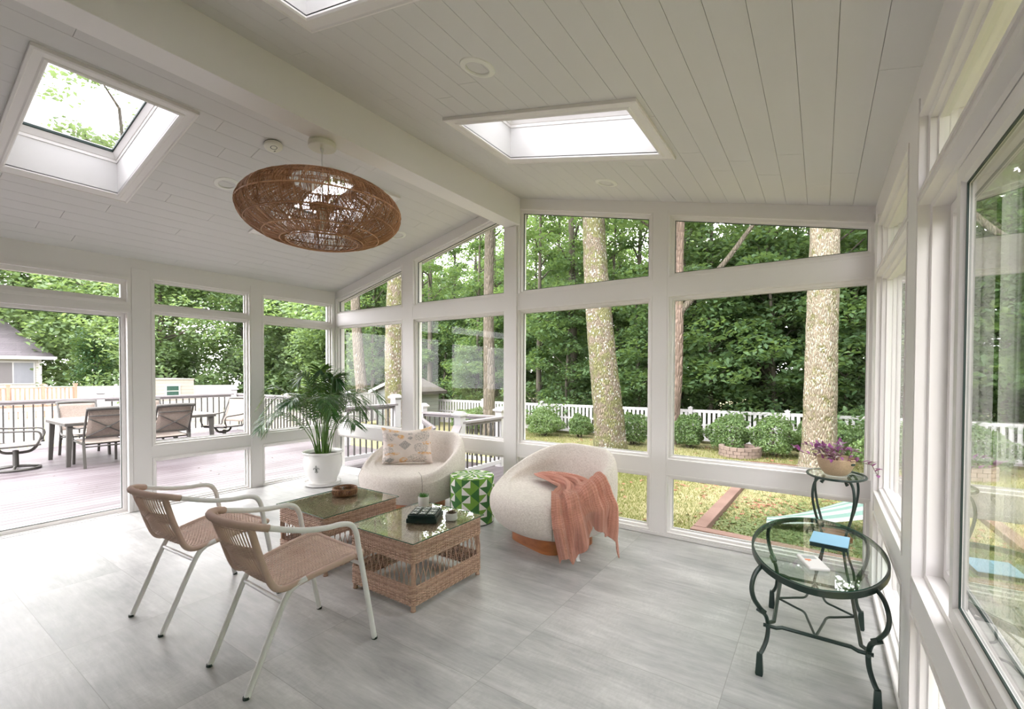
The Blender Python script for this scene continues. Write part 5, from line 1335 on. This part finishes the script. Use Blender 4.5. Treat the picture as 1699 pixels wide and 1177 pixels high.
for k in range(2): m.box(1.98+.28*k,1.98+.28*(k+1),.4,1.30,GZ,LZ-.13*(k+1)+.02)
o=struct(m.build('landing_steps',OUTW))
# ---------------------------------------------------------------- patio set
def m_table():
    t=thing('patio_table','long brown rectangular patio table standing on the deck','table',(-4.475,-1.09,DZ)); TOP=simple('mottled_table_top',(.20,.185,.17),.35,.15,14)
    m=MB(); m.box(-.585,.585,-1.10,1.10,.695,.715); m.build('table_top',TOP,t,bevel=.006)
    m=MB()
    for a in ((-.585,.585,-1.10,-1.07),(-.585,.585,1.07,1.10),(-.585,-.555,-1.07,1.07),(.555,.585,-1.07,1.07)): m.box(*a,.655,.697)
    m.build('apron',DARKM,t)
    for a in (-1,1):
        for b in (-1,1):
            m=MB(); vs=[(a*.52+i*.034,b*1.03+j*.034,.66) for i,j in ((-1,-1),(1,-1),(1,1),(-1,1))]+[(a*.545+i*.026,b*1.055+j*.026,0) for i,j in ((-1,-1),(1,-1),(1,1),(-1,1))]; m.add(vs,[(0,1,2,3),(7,6,5,4),(0,4,5,1),(1,5,6,2),(2,6,7,3),(3,7,4,0)]); m.build('leg',DARKM,t)
m_table()
def patio_chair(swivel=False):
    t=thing('patio_chair' if not swivel else 'swivel_rocker','','chair')   # faces +x
    S_=[(-.26,0,.38),(-.10,0,.385),(.24,0,.41)]
    m=MB(); m.grid(lambda u,v:(lerp(-.22,.27,u),lerp(-.255,.255,v),.385+.03*u-.025*sin(pi*v)*sin(pi*u)),10,8); o=m.build('seat_sling',SLING,t,smooth=True)
    sd=o.modifiers.new('s','SOLIDIFY'); sd.thickness=.006
    bk=lambda u,v:(lerp(-.235,-.44,u)-.03*sin(pi*u)-.02*sin(pi*v),lerp(-.25,.25,v),lerp(.46,.93,u))
    m=MB(); m.grid(bk,10,8); o=m.build('back_sling',SLING,t,smooth=True); sd=o.modifiers.new('s','SOLIDIFY'); sd.thickness=.006
    for s in (-1,1):
        m=MB(); m.tube(bez([(.30,s*.27,.40),(.0,s*.27,.385),(-.21,s*.27,.395),(-.255,s*.27,.50),(-.36,s*.27,.74),(-.47,s*.27,.965)],6),.017,6); m.build('side_frame',DARKM,t,smooth=True)
        m=MB(); m.tube(bez([(-.33,s*.275,.655),(-.12,s*.305,.625),(.14,s*.305,.615),(.27,s*.295,.60),(.30,s*.29,.52),(.25,s*.28,.40)],6),.014,6); m.build('arm',DARKM,t,smooth=True)
        if not swivel:
            m=MB(); m.bar((.27,s*.27,.40),(.29,s*.275,0),.036,.03); m.build('leg',DARKM,t)
            m=MB(); m.bar((-.24,s*.27,.42),(-.33,s*.275,0),.036,.03); m.build('leg',DARKM,t)
    m=MB(); 
    m.tube(bez([(-.475,-.285,.945),(-.50,0,.955),(-.475,.285,.945)],6),.032,6); m.build('crest_rail',DARKM,t,smooth=True)
    m=MB()
    B_=lambda u,v:Vector(bk(u,v))+Vector((-.028,0,0))
    for a,b in (((.08,0),(.72,1)),((.08,1),(.72,0)),((.80,0),(.80,1)),((.06,0),(.06,1))): m.tube([B_(lerp(a[0],b[0],k/8),lerp(a[1],b[1],k/8)) for k in range(9)],.010,5)
    c=B_(.40,.5); m.lathe([(0,-.01),(.030,-.01),(.034,0),(.030,.01),(0,.01)],12,tuple(c+Vector((-.01,0,0)))); m.tube([(-.24,-.27,.33),(-.24,.27,.33)],.012,5) if not swivel else None
    m.build('back_lattice',DARKM,t,smooth=True)
    m=MB(); m.tube([(.24,-.27,.375),(.24,.27,.375)],.014,5); m.tube([(-.2,-.27,.37),(-.2,.27,.37)],.014,5); m.build('seat_rails',DARKM,t,smooth=True)
    if swivel:
        m=MB(); m.tube([(.27*cos(2*pi*k/36),.27*sin(2*pi*k/36),.022) for k in range(36)],.020,6,closed=True); m.tube([(-.27,0,.03),(0,0,.06),(.27,0,.03)],.018,6); m.tube([(0,-.27,.03),(0,0,.06),(0,.27,.03)],.018,6); m.build('base_ring',DARKM,t,smooth=True)
        m=MB(); m.lathe([(.036,.05),(.036,.30),(.0,.31)],14); m.tube(bez([(-.2,0,.37),(-.14,0,.28),(0,0,.26),(.16,0,.28),(.24,0,.37)],5),.022,6); m.build('pedestal',DARKM,t,smooth=40)
    return t
pc=patio_chair(); pc.location=(-3.86,-1.76,DZ); pc.rotation_euler=(0,0,pi); pc['label']='brown sling patio chair with its crossed back towards the patio door'; pc['group']='sling chairs around the patio table'
G_='sling chairs around the patio table'
dup(pc,(-3.82,-.86,DZ),pi,'brown sling patio chair with crossed back, behind the first left window',G_)
dup(pc,(-5.16,-1.66,DZ),0,'brown sling patio chair on the railing side of table, facing the room',G_)
dup(pc,(-5.16,-.62,DZ),0,'brown sling patio chair on the railing side, beyond the door post',G_)
sw=patio_chair(True); sw.location=(-4.34,-2.66,DZ); sw.rotation_euler=(0,0,pi/2-.25); sw['label']='swivel sling rocker on round base at the left end of the patio table'; sw['group']='swivel rockers on the deck'
dup(sw,(-4.48,.42,DZ),-pi/2+.42,'swivel sling rocker at the far right end of the patio table','swivel rockers on the deck')
# ---------------------------------------------------------------- neighbouring buildings
def house():
    t=thing('neighbor_house','pale house with grey shingle roof seen through the patio door','house',(0,0,0))
    c=at(70,640,27); y1=c.y; x1=c.x      # right corner facing the deck
    m=MB(); m.box(x1-7,x1,y1-11,y1,GZ,2.25); m.build('siding_wall',SIDE_W,t)
    m=MB(); ex=x1+.45; ey=y1+.55
    # roof: ridge parallel to y, front slope seen from the deck
    vs=[(ex,ey,2.30),(ex,y1-12,2.30),(x1-3.6,y1-12,5.15),(x1-3.6,y1-1.5,5.15),(x1-7.6,ey,2.30),(x1-7.6,y1-12,2.30)]
    m.add(vs,[(0,1,2,3),(4,3,2,5),(0,3,4)]); m.build('shingle_roof',SHING,t)
    m=MB(); m.box(ex-.06,ex+.03,y1-12,ey,2.18,2.36); m.box(x1-7.6,ex,ey-.03,ey+.03,2.18,2.36); m.build('gutter',OUTW,t)
    m=MB(); m.box(x1-.0,x1+.08,y1-.14,y1-.02,GZ,2.2); m.build('downspout',OUTW,t)
    a=at(10,620,27); b=at(58,620,27); ya,yb_=a.y+.25,b.y
    yc=y1-.30
    w_=MB(); w_.box(x1,x1+.05,yc-1.75,yc,.75,2.05); fr=w_.build('window_frame',OUTW,t)
    for q in (0,1):
        g=MB(); g.box(x1+.05,x1+.055,yc-1.69+q*.84,yc-1.69+q*.84+.79,.81,1.99); g.build('window_pane',simple('curtained_pane_%d'%q,(.15,.14,.15) if q==0 else (.21,.215,.25),.3),fr)
house()
def cedar_deck():
    t=thing('cedar_deck','orange wooden deck with posts in front of the pale house','deck',(0,0,0)); o=at(125,650,21)
    m=MB(); m.box(o.x-3.0,o.x,o.y-7,o.y,GZ,.02); m.build('platform',CEDAR,t)
    for k in range(7):
        y=o.y-k*1.05; m=MB(); m.box(o.x-.06,o.x+.06,y-.06,y+.06,GZ,.86 if k%2 else .92); m.box(o.x-.08,o.x+.08,y-.08,y+.08,.90,.95); m.build('post',CEDAR,t)
    m=MB(); m.box(o.x-.03,o.x+.03,o.y-7,o.y,.74,.80); m.box(o.x-.03,o.x+.03,o.y-7,o.y,.06,.11)
    for k in range(50): y=o.y-.07-k*.14; m.box(o.x-.02,o.x+.02,y-.03,y+.03,.1,.75)
    m.build('picket_rail',CEDAR,t)
cedar_deck()
def shed(name,label,x0,x1,y0,y1,ze,za,side,roof,win=None,axis='x'):
    t=thing(name,label,'shed',(0,0,0)); m=MB(); m.box(x0,x1,y0,y1,GZ,ze)
    if axis=='y': xm=(x0+x1)/2; m.prism([(x0,ze),(x1,ze),(xm,za)],lambda a,b,d:(a,d,b),y0,y1)
    m.build('siding_wall',side,t); m=MB()
    if axis=='y':
        for s,xa in ((-1,x0-.25),(1,x1+.25)):
            k=(za-ze)/((x1-x0)/2); m.prism([(xm,za+.02),(xa,ze-.25*k+.02),(xa,ze-.25*k+.12),(xm,za+.12)],lambda a,b,d:(a,d,b),y0-.2,y1+.2)
    else: m.box(x0-.03,x1+.03,y0-.03,y1+.03,ze,za)
    m.build('roof',roof,t)
    if axis=='y':
        m=MB()
        for s,xa in ((-1,x0-.27),(1,x1+.27)):
            k=(za-ze)/((x1-x0)/2); m.bar((xm,y0-.21,za+.06),(xa,y0-.21,ze-.25*k+.06),.03,.10)
        m.build('rake_trim',OUTW,t)
    if win:
        m=MB(); m.box(*win); fr=m.build('window_frame',OUTW,t); g=MB(); w=win; g.box(w[1],w[1]+.01,w[2]+.07,w[3]-.07,w[4]+.07,(w[4]+w[5])/2-.02); g.box(w[1],w[1]+.01,w[2]+.07,w[3]-.07,(w[4]+w[5])/2+.02,w[5]-.07); g.build('window_pane',simple('dark_pane',(.03,.07,.06),.2),fr)
    return t
shed('garden_shed','pale grey shed with brown roof behind the stair railing',-7.9,-5.85,7.35,8.5,.78,1.14,SIDE_G,BSHING,axis='y')
shed('outbuilding','long cream outbuilding with one dark window beyond the deck railing',-21.5,-18.9,3.35,5.45,1.12,1.17,SIDE_T,SIDE_T,win=(-18.92,-18.86,4.27,4.88,.30,.90))
